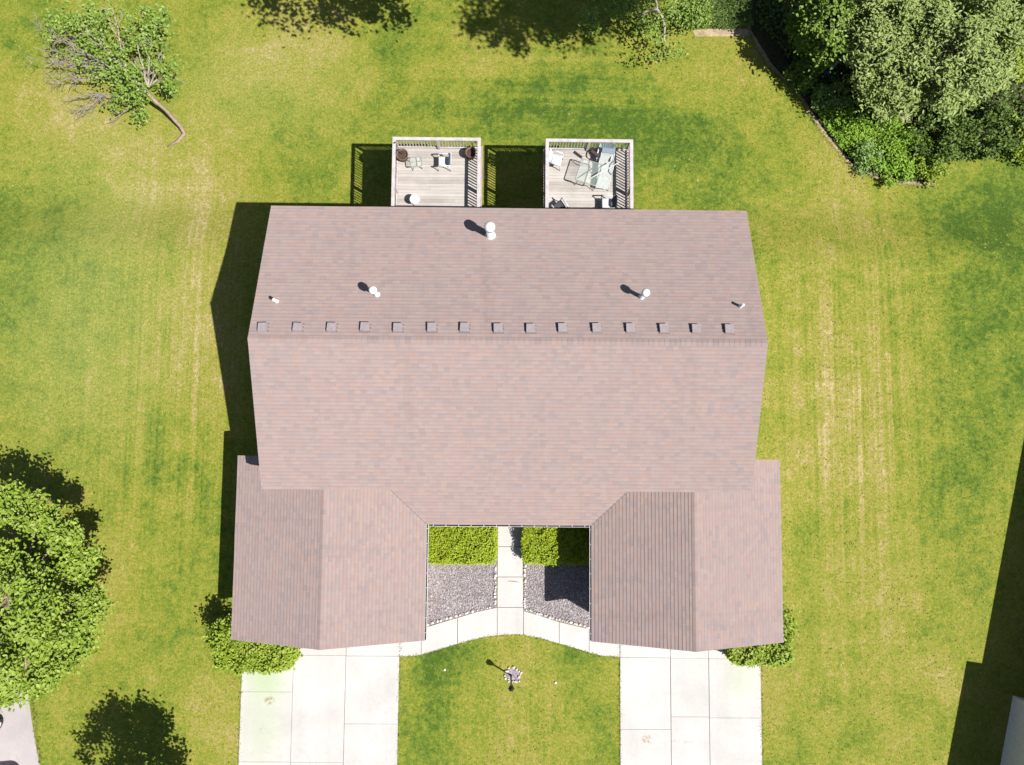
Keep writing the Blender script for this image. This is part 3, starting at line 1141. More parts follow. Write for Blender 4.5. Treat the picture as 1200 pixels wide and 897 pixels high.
# round white side table
p = at(486, 233.5, zf + .5)
t_ = empty('side_table', (p.x, p.y, zf), 'small round white side table near the house on the left deck', 'table')
m = MB(); m.lathe([(.20, .47), (.225, .475), (.225, .495), (.215, .505), (.19, .50)], n=28); local_build(m, 'tabletop', M['plastic'], t_)
for k in range(3):
    a = 2.1 * k + .5
    m = MB(); m.tube([(.1 * math.cos(a), .1 * math.sin(a), .47), (.15 * math.cos(a), .15 * math.sin(a), .25), (.21 * math.cos(a), .21 * math.sin(a), 0)], .017, 8); local_build(m, 'leg', M['plastic'], t_)


def glass_material():
    t = NT('table_glass', .05, .5)
    t.color((.55, .66, .60))
    t.b.inputs['Alpha'].default_value = .12
    return t.mat


M['glass'] = glass_material()


def glass_table(px, py, w, d, h, rz, label, cat='table', name='glass_table'):
    p = at(px, py, zf + h)
    root = empty(name, (p.x, p.y, zf), label, cat, None, rz)
    m = MB(); m.box((-w / 2 + .02, -d / 2 + .02, h - .012), (w / 2 - .02, d / 2 - .02, h - .004)); local_build(m, 'glass_top', M['glass'], root)
    m = MB()
    r = .05
    loop = []
    for cx, cy, a0 in ((w / 2 - r, d / 2 - r, 0), (-w / 2 + r, d / 2 - r, 90), (-w / 2 + r, -d / 2 + r, 180), (w / 2 - r, -d / 2 + r, 270)):
        for k in range(4):
            a = math.radians(a0 + 30 * k); loop.append((cx + r * math.cos(a), cy + r * math.sin(a), h))
    loop.append(loop[0])
    m.tube(loop, .022, 8, cap=False)
    local_build(m, 'frame', M['steel'], root, True)
    for sx in (-1, 1):
        for sy in (-1, 1):
            m = MB(); m.tube([(sx * (w / 2 - .04), sy * (d / 2 - .04), h - .01), (sx * (w / 2 - .10), sy * (d / 2 - .10), h * .5), (sx * (w / 2 - .03), sy * (d / 2 - .03), 0)], .016, 8)
            local_build(m, 'leg', M['steel'], root, True)
    return root


glass_table(487.5, 190, .50, .42, .45, math.radians(8), 'small low glass side table with thin metal frame on the left deck')
glass_table(690, 202, .92, 1.0, .70, math.radians(-17), 'large glass topped patio table with grey frame on the right deck')


def planter(px, py, label, mat, r=.24, h=.42):
    p = at(px, py, zf + h)
    root = empty('plant_pot', (p.x, p.y, zf), label, 'plant pot')
    m = MB(); m.lathe([(r * .72, 0), (r * .78, .03), (r * .95, h * .75), (r, h - .06), (r * 1.08, h - .05), (r * 1.08, h), (r * .93, h), (r * .9, h - .07)], n=26); local_build(m, 'pot', mat, root, True)
    m = MB(); m.lathe([(r * .4, h - .09), (r * .92, h - .075), (r * .5, h - .05), (.01, h - .045)], n=20); local_build(m, 'soil', M['soil'], root)
    return root


planter(471, 181, 'brown clay pot in the railing corner of the left deck, in the sun', M['terra'], .25, .45)
planter(551.5, 178.5, 'brown pot in the striped railing shade of the left deck', M['terra'], .22, .5)
# garden tool in the sunny pot
p = at(471, 181, zf + .45)
m = MB(); m.tube([(p.x + .02, p.y, zf + .40), (p.x - .12, p.y + .16, zf + .72), (p.x - .22, p.y + .27, zf + .88)], .016, 8); m.box((-.05, -.015, -.08), (.05, .015, .1), 0, Matrix.Rotation(.6, 3, 'Z'), (p.x - .24, p.y + .29, zf + .9))
tag(m.build('garden_trowel', M['brown']), 'short dark handled garden tool standing in the sunny clay pot', 'garden tool')

# lounge with pale sling, blue grey head and white tube arms
p = at(709, 199, zf + .35)
root = empty('lounge_chair', (p.x, p.y, zf), 'pale sling reclining lounge chair between the glass table and the outer railing', 'lounge chair', None, math.radians(-8))
m = MB()
prof = [(-.85, .30), (-.35, .36), (.0, .34), (.25, .38), (.5, .60), (.62, .74)]
for (y0, z0), (y1, z1) in zip(prof[:-1], prof[1:]):
    m.face([(-.26, y0, z0), (.26, y0, z0), (.26, y1, z1), (-.26, y1, z1)])
    m.face([(-.26, y1, z1 - .02), (.26, y1, z1 - .02), (.26, y0, z0 - .02), (-.26, y0, z0 - .02)])
local_build(m, 'sling', M['pale_sling'], root)
m = MB(); m.box((-.28, -.09, -.05), (.28, .13, .05), 0, Matrix.Rotation(.9, 3, 'X'), (0, .67, .80)); local_build(m, 'head_cushion', M['bluegrey'], root)
for sx in (-1, 1):
    m = MB(); m.tube([(sx * .285, y, z) for y, z in prof], .018, 8); local_build(m, 'side_tube', M['plastic'], root, True)
    m = MB(); m.tube([(sx * .31, .42, .52), (sx * .33, .15, .60), (sx * .31, -.12, .56), (sx * .29, -.2, .36)], .02, 8); local_build(m, 'armrest', M['plastic'], root, True)
    for yy in (-.75, .3):
        m = MB(); m.tube([(sx * .285, yy, .33), (sx * .30, yy - .05, 0)], .016, 8); local_build(m, 'leg', M['plastic'], root)
# rounded blue-grey cushion chair behind table
lawn_chair(708, 183, math.radians(165), 'blue grey chair tucked behind the glass table of the right deck', M['pale_sling'], M['bluegrey'], M['plastic'], s=1.15)
# closed parasol leaning across
a = at(692, 209, zf + .78); b = at(723, 192, zf + 1.05)
m = MB(); m.tube([a, (a + b) / 2 + Vector((0, 0, .0)), b], [.022, .024, .018], 10)
root = empty('parasol_pole', (a.x, a.y, zf), 'white pole lying diagonally across the glass table towards the outer railing', 'pole')
m.build('shaft', M['plastic'], root)
m = MB(); m.tube([b, b + (b - a).normalized() * .07], [.03, .022], 10); m.build('end_cap', M['white'], root)
# broom head
a = at(697, 180, zf + .95); b = at(690, 188, zf + .3)
root = empty('broom', (b.x, b.y, zf), 'dark brown broom leaning on the far side of the glass table', 'broom')
c = at(701.5, 183.5, zf + 1.0)
d_ = at(693, 177, zf + 1.0)
m = MB(); m.bar(d_, c, .13, .09); m.build('brush', M['brown'], root)
m = MB(); m.tube([(d_ + c) / 2, (a + b) / 2, b], .014, 8); m.build('handle', M['terra'], root)

# ------------------------------------------------------------------ stones
def stone(p, s, mat, name='edging_stone', sq=.7):
    m = MB()
    n1, n2 = 5, 8
    prof = []
    ph = [R_.uniform(.75, 1.25) for _ in range(n2)]
    vs = []
    for i in range(1, n1):
        t = math.pi * i / n1
        for k in range(n2):
            a = 2 * math.pi * k / n2
            r = math.sin(t) * ph[k] * R_.uniform(.92, 1.08)
            vs.append((s * r * math.cos(a), s * r * math.sin(a) * .85, s * sq * (-math.cos(t)) + s * sq * .4))
    vs.append((0, 0, s * sq * -.6)); vs.append((0, 0, s * sq * 1.38))
    fs = []
    for i in range(n1 - 2):
        for k in range(n2):
            fs.append((i * n2 + k, i * n2 + (k + 1) % n2, (i + 1) * n2 + (k + 1) % n2, (i + 1) * n2 + k))
    b, tp = len(vs) - 2, len(vs) - 1
    for k in range(n2):
        fs.append((b, (k + 1) % n2, k)); fs.append((tp, (n1 - 2) * n2 + k, (n1 - 2) * n2 + (k + 1) % n2))
    m.mesh(vs, fs)
    o = m.build(name, mat, None, True)
    o.location = p
    o.rotation_euler = (0, 0, R_.uniform(0, 6.28))
    return o


protos = [stone((0, 0, 0), .058 * R_.uniform(.8, 1.2), M['stone']) for _ in range(4)]
used_p = [False] * 4


def put_stone(px, py, label, group, jit=.6, z=.03):
    k = R_.randrange(4)
    if not used_p[k]:
        o = protos[k]; used_p[k] = True
    else:
        o = protos[k].copy(); C.objects.link(o)
    q = at(px + R_.uniform(-jit, jit), py + R_.uniform(-jit, jit))
    o.location = (q.x, q.y, z)
    o.rotation_euler = (0, 0, R_.uniform(0, 6.28))
    s = R_.uniform(.6, 1.25)
    o.scale = (s, s, s)
    tag(o, label, 'stone', group)


def stone_line(pts, n, label, group):
    seg = [math.dist(a, b) for a, b in zip(pts[:-1], pts[1:])]
    T = sum(seg)
    for k in range(n):
        d = T * (k + R_.uniform(.2, .8)) / n
        for (a, b), L in zip(zip(pts[:-1], pts[1:]), seg):
            if d <= L:
                put_stone(a[0] + (b[0] - a[0]) * d / L, a[1] + (b[1] - a[1]) * d / L, label, group); break
            d -= L


stone_line([(616, 714), (630, 718.5), (650, 725), (672, 730.5), (692, 736)], 26, 'small white edging stone between the right gravel bed and the curved walk', 'stones edging the right gravel bed along the curved walk')
stone_line([(615, 662), (615, 714)], 17, 'small white edging stone between the right gravel bed and the straight walk', 'stones edging the right gravel bed along the straight walk')
stone_line([(580.5, 662), (580, 711)], 11, 'small white edging stone between the left gravel bed and the straight walk', 'stones edging the left gravel bed along the straight walk')
stone_line([(578, 711.5), (560, 714.5), (530, 723), (500, 732)], 15, 'small white edging stone between the left gravel bed and the curved walk', 'stones edging the left gravel bed along the curved walk')

# ------------------------------------------------------------------ lamp post
lp = at(598.8, 791.5)
lamp = empty('lamp_post', (lp.x, lp.y, 0), 'black lamp post standing in a ring of white stones on the front lawn', 'lamp post')
m = MB(); m.lathe([(.05, 0), (.05, .12), (.036, .16), (.034, 1.30), (.05, 1.32), (.03, 1.36)], n=14); local_build(m, 'post', M['black'], lamp, True)
m = MB()
m.lathe([(.05, 1.34), (.085, 1.37), (.09, 1.39)], n=6)
for k in range(6):
    a = math.pi / 3 * k
    m.bar((.085 * math.cos(a), .085 * math.sin(a), 1.38), (.125 * math.cos(a), .125 * math.sin(a), 1.62), .014, .014)
lt = local_build(m, 'lantern', M['black'], lamp)
m = MB(); m.lathe([(.075, 1.39), (.112, 1.61)], n=6); local_build(m, 'lantern_glass', M['lampglass'], lt)
m = MB(); m.lathe([(.14, 1.615), (.135, 1.635), (.05, 1.70), (.02, 1.72), (.012, 1.76)], n=6); local_build(m, 'lantern_cap', M['black'], lt)
rc = at(601.5, 791.5)
structure(sheet('stone_ring_bed', [(rc.x + .34 * math.cos(a * .3142), rc.y + .34 * math.sin(a * .3142)) for a in range(20)], .006, M['gravel']))
for k in range(18):
    a = 2 * math.pi * k / 18
    put_stone(601.5 + 8.6 * math.cos(a), 791.5 + 8.6 * math.sin(a), 'white stone in the ring around the lamp post', 'stones ringing the lamp post', 1.5, .02)
for px, py, lab in ((521, 785, 'small white cap in the lawn left of the lamp post'), (651, 800, 'small white cap in the lawn right of the lamp post')):
    q = at(px, py)
    m = MB(); m.lathe([(.06, 0), (.06, .03), (.05, .05), (.015, .06)], n=14)
    o = m.build('sprinkler_cap', M['galv'], None, True); o.location = q; tag(o, lab, 'sprinkler cap')
# twig on the walk
a, b = at(595, 681.3, .045), at(608, 682.8, .045)
m = MB(); m.tube([a, (a * .5 + b * .5) + Vector((0, .02, .02)), b], [.008, .012, .006], 6); m.tube([(a * .4 + b * .6), (a * .4 + b * .6) + Vector((.1, .05, .03))], [.007, .004], 6)
tag(m.build('twig', M['dead']), 'thin bare twig lying on the pale front walk', 'twig')

# ------------------------------------------------------------------ vegetation
def leaf_mesh(name, cen, size, mat, parent, up=.45, narrow=.62, out=None, jitter=.35):
    """cen (N,3): one small folded leaf at every point"""
    n = len(cen)
    nrm = NP.normal(size=(n, 3))
    nrm[:, 2] = np.abs(nrm[:, 2]) * (1 + up * 2) + up
    if out is not None:
        nrm += out * 1.1
    nrm /= np.linalg.norm(nrm, axis=1, keepdims=True)
    r = NP.normal(size=(n, 3))
    d = np.cross(nrm, r); d /= np.linalg.norm(d, axis=1, keepdims=True)
    e = np.cross(nrm, d)
    L = size * NP.uniform(1 - jitter, 1 + jitter, (n, 1))
    W = L * narrow * .5
    base = cen - d * L * .5
    tip = cen + d * L * .5 - nrm * L * .12
    lf = cen + e * W + d * L * .05 + nrm * L * .08
    rt = cen - e * W + d * L * .05 + nrm * L * .08
    v = np.stack([base, lf, tip, rt], axis=1).reshape(-1, 3)
    me = bpy.data.meshes.new(name)
    me.vertices.add(4 * n)
    me.vertices.foreach_set('co', v.astype(np.float32).ravel())
    idx = np.arange(4 * n, dtype=np.int32).reshape(n, 4)
    tri = np.stack([idx[:, [0, 1, 2]], idx[:, [0, 2, 3]]], axis=1).reshape(-1, 3)
    me.loops.add(6 * n)
    me.loops.foreach_set('vertex_index', tri.ravel())
    me.polygons.add(2 * n)
    me.polygons.foreach_set('loop_start', np.arange(0, 6 * n, 3, dtype=np.int32))
    me.materials.append(mat)
    me.update(calc_edges=True)
    o = bpy.data.objects.new(name, me)
    C.objects.link(o)
    if parent is not None:
        o.parent = parent
        o.matrix_parent_inverse = world_mat(parent).inverted()
    return o


def clumps(center, rad, n, seed, shell=.35, lump=.25, zmin=None):
    """clump centres in an uneven ellipsoid"""
    g = np.random.default_rng(seed)
    dirs = g.normal(size=(n, 3)); dirs /= np.linalg.norm(dirs, axis=1, keepdims=True)
    lob = g.normal(size=(9, 3)); lob /= np.linalg.norm(lob, axis=1, keepdims=True)
    amp = g.uniform(-lump, lump, 9)
    f = 1 + (np.exp(-6 * (1 - dirs @ lob.T)) * amp).sum(1)
    r = (shell ** 3 + (1 - shell ** 3) * g.uniform(size=n)) ** (1 / 3)
    c = np.array(center) + dirs * (r * f)[:, None] * np.array(rad)
    if zmin is not None:
        c[:, 2] = np.maximum(c[:, 2], zmin + g.uniform(0, .4, n))
    return c, dirs


def foliage(cc, per, spread, seed, flat=.55):
    g = np.random.default_rng(seed)
    n = len(cc)
    s = spread * g.uniform(.6, 1.3, (n, 1, 1))
    k = g.normal(size=(n, per, 3)) * s
    k[:, :, 2] *= flat
    return (cc[:, None, :] + k).reshape(-1, 3)


def tree(name, base, crown_c, rad, nclump, per, spread, leafsize, leafmat, label, cat='tree', group=None, seed=1, trunk_r=.2, bark='bark', lump=.28, up=.45, narrow=.62, shell=.35, nbranch=26, flat=.55):
    root = empty(name, base, label, cat, group)
    cc, dirs = clumps(crown_c, rad, nclump, seed, shell, lump, base.z + .6)
    g = np.random.default_rng(seed + 5)
    m = MB()
    b = Vector(base)
    c = Vector(crown_c)
    top = Vector((c.x, c.y, c.z + rad[2] * .45))
    fork = b.lerp(top, .38)
    pts = [b + Vector((0, 0, -.1)), b.lerp(fork, .15), fork, fork.lerp(top, .5) + Vector((g.uniform(-.2, .2), g.uniform(-.2, .2), 0)), top]
    m.tube(pts, [trunk_r * 1.5, trunk_r * 1.05, trunk_r * .8, trunk_r * .45, trunk_r * .1], 10)
    for k in range(nbranch):
        q = Vector(cc[g.integers(len(cc))])
        t = g.uniform(0.05, .75)
        s = fork.lerp(top, t)
        mid = s.lerp(q, .5) + Vector((g.uniform(-.2, .2), g.uniform(-.2, .2), g.uniform(.0, .4)))
        r = trunk_r * (.42 - .25 * t)
        m.tube([s, mid, q], [r, r * .6, r * .15], 6)
        for _ in range(2):
            q2 = mid.lerp(q, g.uniform(.1, .7)); e = q2 + Vector(g.normal(size=3)) * rad[0] * .16
            m.tube([q2, e], [r * .35, r * .08], 5)
    m.build('trunk', M[bark], root, True)
    L = foliage(cc, per, spread, seed + 9, flat)
    L[:, 2] = np.maximum(L[:, 2], base.z + .15)
    leaf_mesh('crown', L, leafsize, leafmat, root, up, narrow)
    return root


def box_bush(name, poly_px, z0, z1, n, leafsize, leafmat, label, cat='bush', inset=.1, rough=.08, group=None, round_=.25, zsurf=None):
    """clipped or loose bush filling a box (pixel rectangle measured at its top height)"""
    (x0, y0), (x1, y1) = P(poly_px[0], poly_px[3], z1), P(poly_px[2], poly_px[1], z1)
    root = empty(name, ((x0 + x1) / 2, (y0 + y1) / 2, z0), label, cat, group)
    g = np.random.default_rng(int(abs(x0 * 131 + y1 * 17)) + 3)
    cx, cy, cz = (x0 + x1) / 2, (y0 + y1) / 2, (z0 + z1) / 2
    hx, hy, hz = (x1 - x0) / 2, (y1 - y0) / 2, (z1 - z0) / 2
    q = g.uniform(-1, 1, (n, 3))
    k = np.abs(q).max(1)
    tgt = g.uniform(.45, 1.0, n) ** .35
    q = q / k[:, None] * tgt[:, None]
    q[:, 2] = np.where(g.uniform(size=n) < .5, np.abs(q[:, 2]), q[:, 2])
    # rounded corners
    ln = np.linalg.norm(q[:, :2] * np.array([1, 1]), axis=1)
    q[:, :2] *= np.where(ln > 1, 1 - round_ * (ln - 1), 1)[:, None]
    pos = q * np.array([hx, hy, hz]) + np.array([cx, cy, cz])
    # lumpy surface
    lump = np.sin(pos[:, 0] * 5.1 + 1) * np.sin(pos[:, 1] * 4.3) * rough + np.sin(pos[:, 0] * 11 + 2 * np.sin(pos[:, 1] * 9)) * rough * .5
    pos[:, 2] += lump * (q[:, 2] > .3)
    pos += g.normal(size=(n, 3)) * rough * .5
    pos[:, 2] = np.maximum(pos[:, 2], z0 + .03)
    m = MB()
    for _ in range(14):
        b = Vector((cx + g.uniform(-.5, .5) * hx, cy + g.uniform(-.5, .5) * hy, z0 - .02))
        e = Vector((cx + g.uniform(-.9, .9) * hx, cy + g.uniform(-.9, .9) * hy, z0 + (z1 - z0) * g.uniform(.4, .62)))
        m.tube([b, b.lerp(e, .5) + Vector((0, 0, .1)), e], [.025, .018, .006], 6)
    m.build('stems', M['bark'], root)
    out = q * .6
    leaf_mesh('foliage', pos, leafsize, leafmat, root, .9, .6, out)
    return root


box_bush('hedge', (499, 614, 581.5, 661), 0.012, .85, 15000, .088, M['leaf_hedge'], 'clipped bright green hedge left of the front walk, fully in the sun', 'hedge', rough=.10, round_=.15)
box_bush('hedge', (612.5, 614, 694, 661.5), 0.012, .85, 15000, .088, M['leaf_hedge'], 'clipped bright green hedge right of the front walk, half in shadow', 'hedge', rough=.10, round_=.15)
bl = box_bush('corner_shrub', (249, 748, 343, 788), 0, 1.45, 8500, .14, M['leaf_shrub'], 'leafy green shrub at the outer corner of the left garage', 'shrub', rough=.14, round_=.4)
br = box_bush('corner_shrub', (856, 752, 930, 780), 0, 1.25, 5000, .14, M['leaf_shrub'], 'leafy green shrub wrapping the outer corner of the right garage', 'shrub', rough=.13, round_=.4)


def extra_leaves(root, c, rad, n, size, mat, name='side_foliage', seed=3):
    cc, dirs = clumps(c, rad, max(8, n // 60), seed, .3, .25)
    leaf_mesh(name, foliage(cc, 60, .16, seed + 1, .8), size, mat, root, .5)


q = at(262, 745, 1.5); extra_leaves(bl, (q.x, q.y, 1.2), (.55, .6, 1.0), 1800, .14, M['leaf_shrub'])
q = at(921, 748, 1.2); extra_leaves(br, (q.x, q.y + .1, .75), (.38, 1.0, .65), 1600, .14, M['leaf_shrub'], seed=8)

# big maple at the left edge
c = at(-2, 700, 4.2)
mt = tree('maple_tree', Vector((c.x, c.y, 0)), (c.x, c.y, 3.6), (3.7, 3.7, 2.7), 230, 110, .25, .175, M['leaf_maple'], 'large bright green leafy tree at the left edge beside the neighbouring drive', seed=21, trunk_r=.24, shell=.55, up=1.2, lump=.65, flat=.5)
for k_, (px, py, z, r) in enumerate(((58, 603, 3.4, .8), (108, 655, 3.0, .75), (114, 712, 3.0, .7), (92, 760, 2.8, .8), (50, 792, 3.0, .9), (20, 590, 3.3, .9), (84, 625, 3.6, .6), (14, 806, 2.8, .7))):
    q = at(px - 11, py, z)
    cc, dr_ = clumps((q.x, q.y, z), (r, r, r * .6), 16, 400 + k_, .3, .3)
    leaf_mesh('outer_foliage', foliage(cc, 70, .2, 420 + k_, .55), .17, M['leaf_maple'], mt, 1.0)
    bm_ = MB(); s0 = Vector((c.x, c.y, 2.6)); bm_.tube([s0, s0.lerp(q, .6) + Vector((0, 0, .2)), q], [.07, .045, .015], 6); bm_.build('limb', M['bark'], mt, True)
# small tree below the frame, its shadow on the lawn
c = at(160, 970, 4.2)
tree('young_tree', Vector((c.x, c.y, 0)), (c.x, c.y, 4.0), (2.1, 2.0, 1.9), 150, 50, .24, .17, M['leaf_maple'], 'young tree at the bottom edge casting a dark shadow on the left lawn', seed=33, trunk_r=.12, shell=.45, lump=.45)
# tall trees behind the top edge; mainly their shadows reach the lawn
tree('shade_tree', Vector((9.6, 23.2, zb)), (9.8, 18.2, 11.6), (4.6, 4.4, 3.0), 230, 64, .36, .24, M['leaf_dark'], 'tall dark green tree at the top edge overhanging the back lawn', seed=45, trunk_r=.28, shell=.3, lump=.6)
tree('shade_tree', Vector((-3.4, 24.6, zb)), (-3.0, 19.8, 8.8), (4.8, 2.9, 2.8), 120, 60, .36, .24, M['leaf_dark'], 'tall tree beyond the top edge, seen by its ragged shadow on the back lawn', seed=57, trunk_r=.26, shell=.3, lump=.6)
# upper right trees
c = at(958, 30, 1.4)
tree('dark_tree', Vector((c.x, c.y, zb)), (c.x, c.y, 1.7), (1.15, 2.2, 1.8), 120, 66, .22, .17, M['leaf_mid'], 'dark leafy tree at the inner edge of the corner planting', seed=61, trunk_r=.14, shell=.5, up=1.2)
c = at(1042, 34, 2.5)
tree('pale_tree', Vector((c.x, c.y, zb)), (c.x, c.y, 2.3), (2.4, 2.9, 2.1), 175, 110, .25, .21, M['leaf_pale'], 'pale green willowy tree in the middle of the corner planting', seed=71, trunk_r=.18, shell=.55, narrow=.36, lump=.45, up=1.7)
c = at(1118, 60, 3.0)
tree('pale_tree', Vector((c.x, c.y, zb)), (c.x, c.y, 2.8), (2.6, 2.6, 2.4), 185, 110, .25, .21, M['leaf_pale'], 'pale green willowy tree at the right end of the corner planting', seed=83, trunk_r=.18, shell=.55, narrow=.36, lump=.45, up=1.7)
c = at(1205, 10, 3.0)
tree('pale_tree', Vector((c.x, c.y, zb)), (c.x, c.y, 2.6), (2.5, 3.0, 2.3), 150, 100, .25, .21, M['leaf_shrub'], 'green tree cut off by the upper right corner of the photo', seed=87, trunk_r=.18, shell=.55, narrow=.45, lump=.4, up=1.6)

# low planting
def cover(name, polypx, n, h, size, mat, label, cat, kind='stuff', lump=.3, up=.4, narrow=.6):
    poly = [P(a, b, zb) for a, b in polypx]
    xs = [p[0] for p in poly]; ys = [p[1] for p in poly]
    pts = []
    while len(pts) < n:
        x, y = R_.uniform(min(xs), max(xs)), R_.uniform(min(ys), max(ys))
        ins = False; dm = 9
        for i in range(len(poly)):
            a, b = poly[i], poly[i - 1]
            if (a[1] > y) != (b[1] > y) and x < (b[0] - a[0]) * (y - a[1]) / (b[1] - a[1]) + a[0]: ins = not ins
        if not ins: continue
        hh = h * (.55 + .45 * math.sin(x * 2.3 + 1.5 * math.sin(y * 1.9)) * math.sin(y * 2.7 + x))
        pts.append((x, y, zb + .02 + max(.05, hh) * R_.uniform(.1, 1) ** .6))
    o = leaf_mesh(name, np.array(pts), size, mat, None, up, narrow)
    return tag(o, label, cat, None, kind)


cover('ground_cover', [(965, 118), (1000, 128), (1060, 140), (1085, 170), (1102, 204), (1060, 210), (1030, 205), (1006, 194), (990, 181), (975, 163), (960, 141), (947, 122)], 7500, .55, .13, M['leaf_cover'], 'bright green leafy ground cover in the corner planting bed', 'ground cover')
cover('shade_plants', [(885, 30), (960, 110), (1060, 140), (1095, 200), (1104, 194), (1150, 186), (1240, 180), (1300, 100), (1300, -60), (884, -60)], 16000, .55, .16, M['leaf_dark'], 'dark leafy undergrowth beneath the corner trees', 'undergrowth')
cover('tall_grass', [(800, -10), (876, -10), (880, 34), (850, 36), (812, 34), (795, 18)], 4200, .5, .20, M['leaf_blue'], 'blue green tall grass at the top edge beside the dark tree', 'tall grass', up=.0, narrow=.12)


def shrub(px, py, r, h, n, size, mat, label, seed):
    p = atg(px, py)
    root = empty('low_shrub', p, label, 'shrub')
    cc, d = clumps((p.x, p.y, p.z + h * .45), (r, r, h * .5), max(10, n // 50), seed, .4, .3, p.z)
    m = MB()
    g = np.random.default_rng(seed)
    for _ in range(8):
        e = Vector(cc[g.integers(len(cc))]); m.tube([p, p.lerp(e, .5) + Vector((0, 0, .1)), e], [.02, .014, .005], 5)
    m.build('stems', M['bark'], root)
    L = foliage(cc, 50, .15, seed + 2, .7); L[:, 2] = np.maximum(L[:, 2], p.z + .03)
    leaf_mesh('foliage', L, size, mat, root, .4)
    return root


shrub(966, 118, .85, .9, 1600, .13, M['leaf_blue'], 'blue green low shrub at the bend of the dirt edge', 101)
shrub(985, 140, .8, .8, 1500, .13, M['leaf_cover'], 'yellow green low shrub just behind the dirt edge', 102)
shrub(1010, 188, .75, .7, 1300, .13, M['leaf_blue'], 'blue green low shrub near the lower curve of the planting bed', 103)
shrub(1045, 200, .9, .6, 1500, .14, M['leaf_cover'], 'bright spreading shrub at the bottom of the planting bed', 104)
shrub(1088, 200, .8, .6, 1300, .14, M['leaf_shrub'], 'olive green low shrub at the bed corner meeting the lawn', 105)
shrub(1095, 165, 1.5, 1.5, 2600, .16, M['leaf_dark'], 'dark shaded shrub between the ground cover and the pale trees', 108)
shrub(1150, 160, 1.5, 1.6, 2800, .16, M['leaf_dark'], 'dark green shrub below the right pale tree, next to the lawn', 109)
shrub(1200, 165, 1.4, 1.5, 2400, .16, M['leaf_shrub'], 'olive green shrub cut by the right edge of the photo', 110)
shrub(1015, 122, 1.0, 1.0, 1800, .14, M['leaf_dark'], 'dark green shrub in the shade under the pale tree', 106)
shrub(935, 92, .7, .9, 1300, .14, M['leaf_mid'], 'dark green shrub beside the dirt edge under the dark tree', 107)
q = atg(1054, 137)
o = stone(q, .42, M['rock'], 'garden_rock', .6); o.location = (q.x, q.y, zb + .1); tag(o, 'pinkish grey garden rock among the plants of the corner bed', 'rock')
# blue bird bath
q = atg(969, 87)
root = empty('bird_bath', (q.x, q.y, zb), 'small blue bird bath among the leaves of the corner planting', 'bird bath')
m = MB(); m.lathe([(.16, 0), (.14, .05), (.06, .12), (.05, 1.75), (.09, 1.85)], n=16); local_build(m, 'stand', M['blue'], root, True)
m = MB(); m.lathe([(.08, 1.84), (.24, 1.93), (.27, 2.0), (.24, 2.0), (.18, 1.94), (.01, 1.91)], n=24); local_build(m, 'bowl', M['blue'], root, True)

# leaning tree with bare branches, upper left
base = atg(216, 160)
root = empty('leaning_tree', base, 'leaning half bare tree with grey dead branches on the upper left lawn', 'tree')
m = MB()
def T(px, py, z): return at(px, py, gz(0, 20) + z)
trunk = [T(196, 172, .02), T(208, 166, .05), T(216, 157, .12), T(212, 149, .35), T(203, 139, .62), T(193, 128, .9), T(183, 120, 1.2), T(172, 108, 1.6)]
m.tube(trunk, [.03, .07, .10, .095, .09, .09, .085, .08], 10)
m.build('trunk', M['brownbark'], root, True)
g = np.random.default_rng(5)
dead = MB()
live = MB()


def limb(mb_, a, b, r, twigs, sway=.25, sub=.9):
    a, b = Vector(a), Vector(b)
    pts = [a]
    n = 5
    for k in range(1, n + 1):
        pts.append(a.lerp(b, k / n) + Vector((g.normal(), g.normal(), g.normal() * .5)) * sway * (.25 if k < n else .1))
    mb_.tube(pts, [r * (1 - .85 * k / n) for k in range(n + 1)], 6)
    for _ in range(twigs):
        k = g.uniform(.8, n)
        i = int(min(k, n - 1)); s = pts[i].lerp(pts[i + 1], k - i)
        d = (b - a).normalized() + Vector(g.normal(size=3)) * .55
        e = s + d.normalized() * g.uniform(.3, sub)
        mid = s.lerp(e, .5) + Vector(g.normal(size=3)) * .06
        mb_.tube([s, mid, e], [r * .32, r * .22, .006], 5)
        for _ in range(2):
            s2 = mid.lerp(e, g.uniform(0, .8)); e2 = s2 + (d + Vector(g.normal(size=3)) * .7).normalized() * g.uniform(.15, .45)
            mb_.tube([s2, e2], [r * .16 + .004, .005], 4)


root_pt = trunk[-1]
fork2 = T(150, 88, 2.0)
live.tube([root_pt, T(162, 98, 1.8), fork2], [.11, .095, .085], 8)
for a, b, r, tw in ((fork2, T(58, 42, 2.6), .042, 26), (T(122, 80, 2.0), T(52, 72, 1.8), .036, 26), (T(128, 92, 1.6), T(66, 96, 1.2), .036, 28), (T(150, 112, 1.3), T(85, 114, .9), .042, 26),
                    (T(166, 119, 1.2), T(140, 136, .8), .045, 5), (T(140, 85, 2.0), T(62, 60, 1.5), .034, 22), (T(120, 112, 1.1), T(95, 130, .6), .03, 16), (T(100, 60, 2.4), T(48, 34, 2.2), .026, 14)):
    limb(dead, a, b, r, tw)
dead.build('dead_branches', M['dead'], root)
for a, b, r, tw in ((fork2, T(132, 8, 3.4), .06, 8), (T(174, 102, 1.8), T(160, 50, 3.0), .055, 8), (T(176, 100, 1.9), T(186, 66, 2.6), .04, 5), (T(174, 100, 1.9), T(172, 60, 2.8), .04, 4), (fork2, T(95, 25, 3.2), .06, 8), (T(178, 98, 1.8), T(196, 90, 2.2), .035, 4)):
    limb(live, a, b, r, tw)
live.build('live_branches', M['palebark'], root)
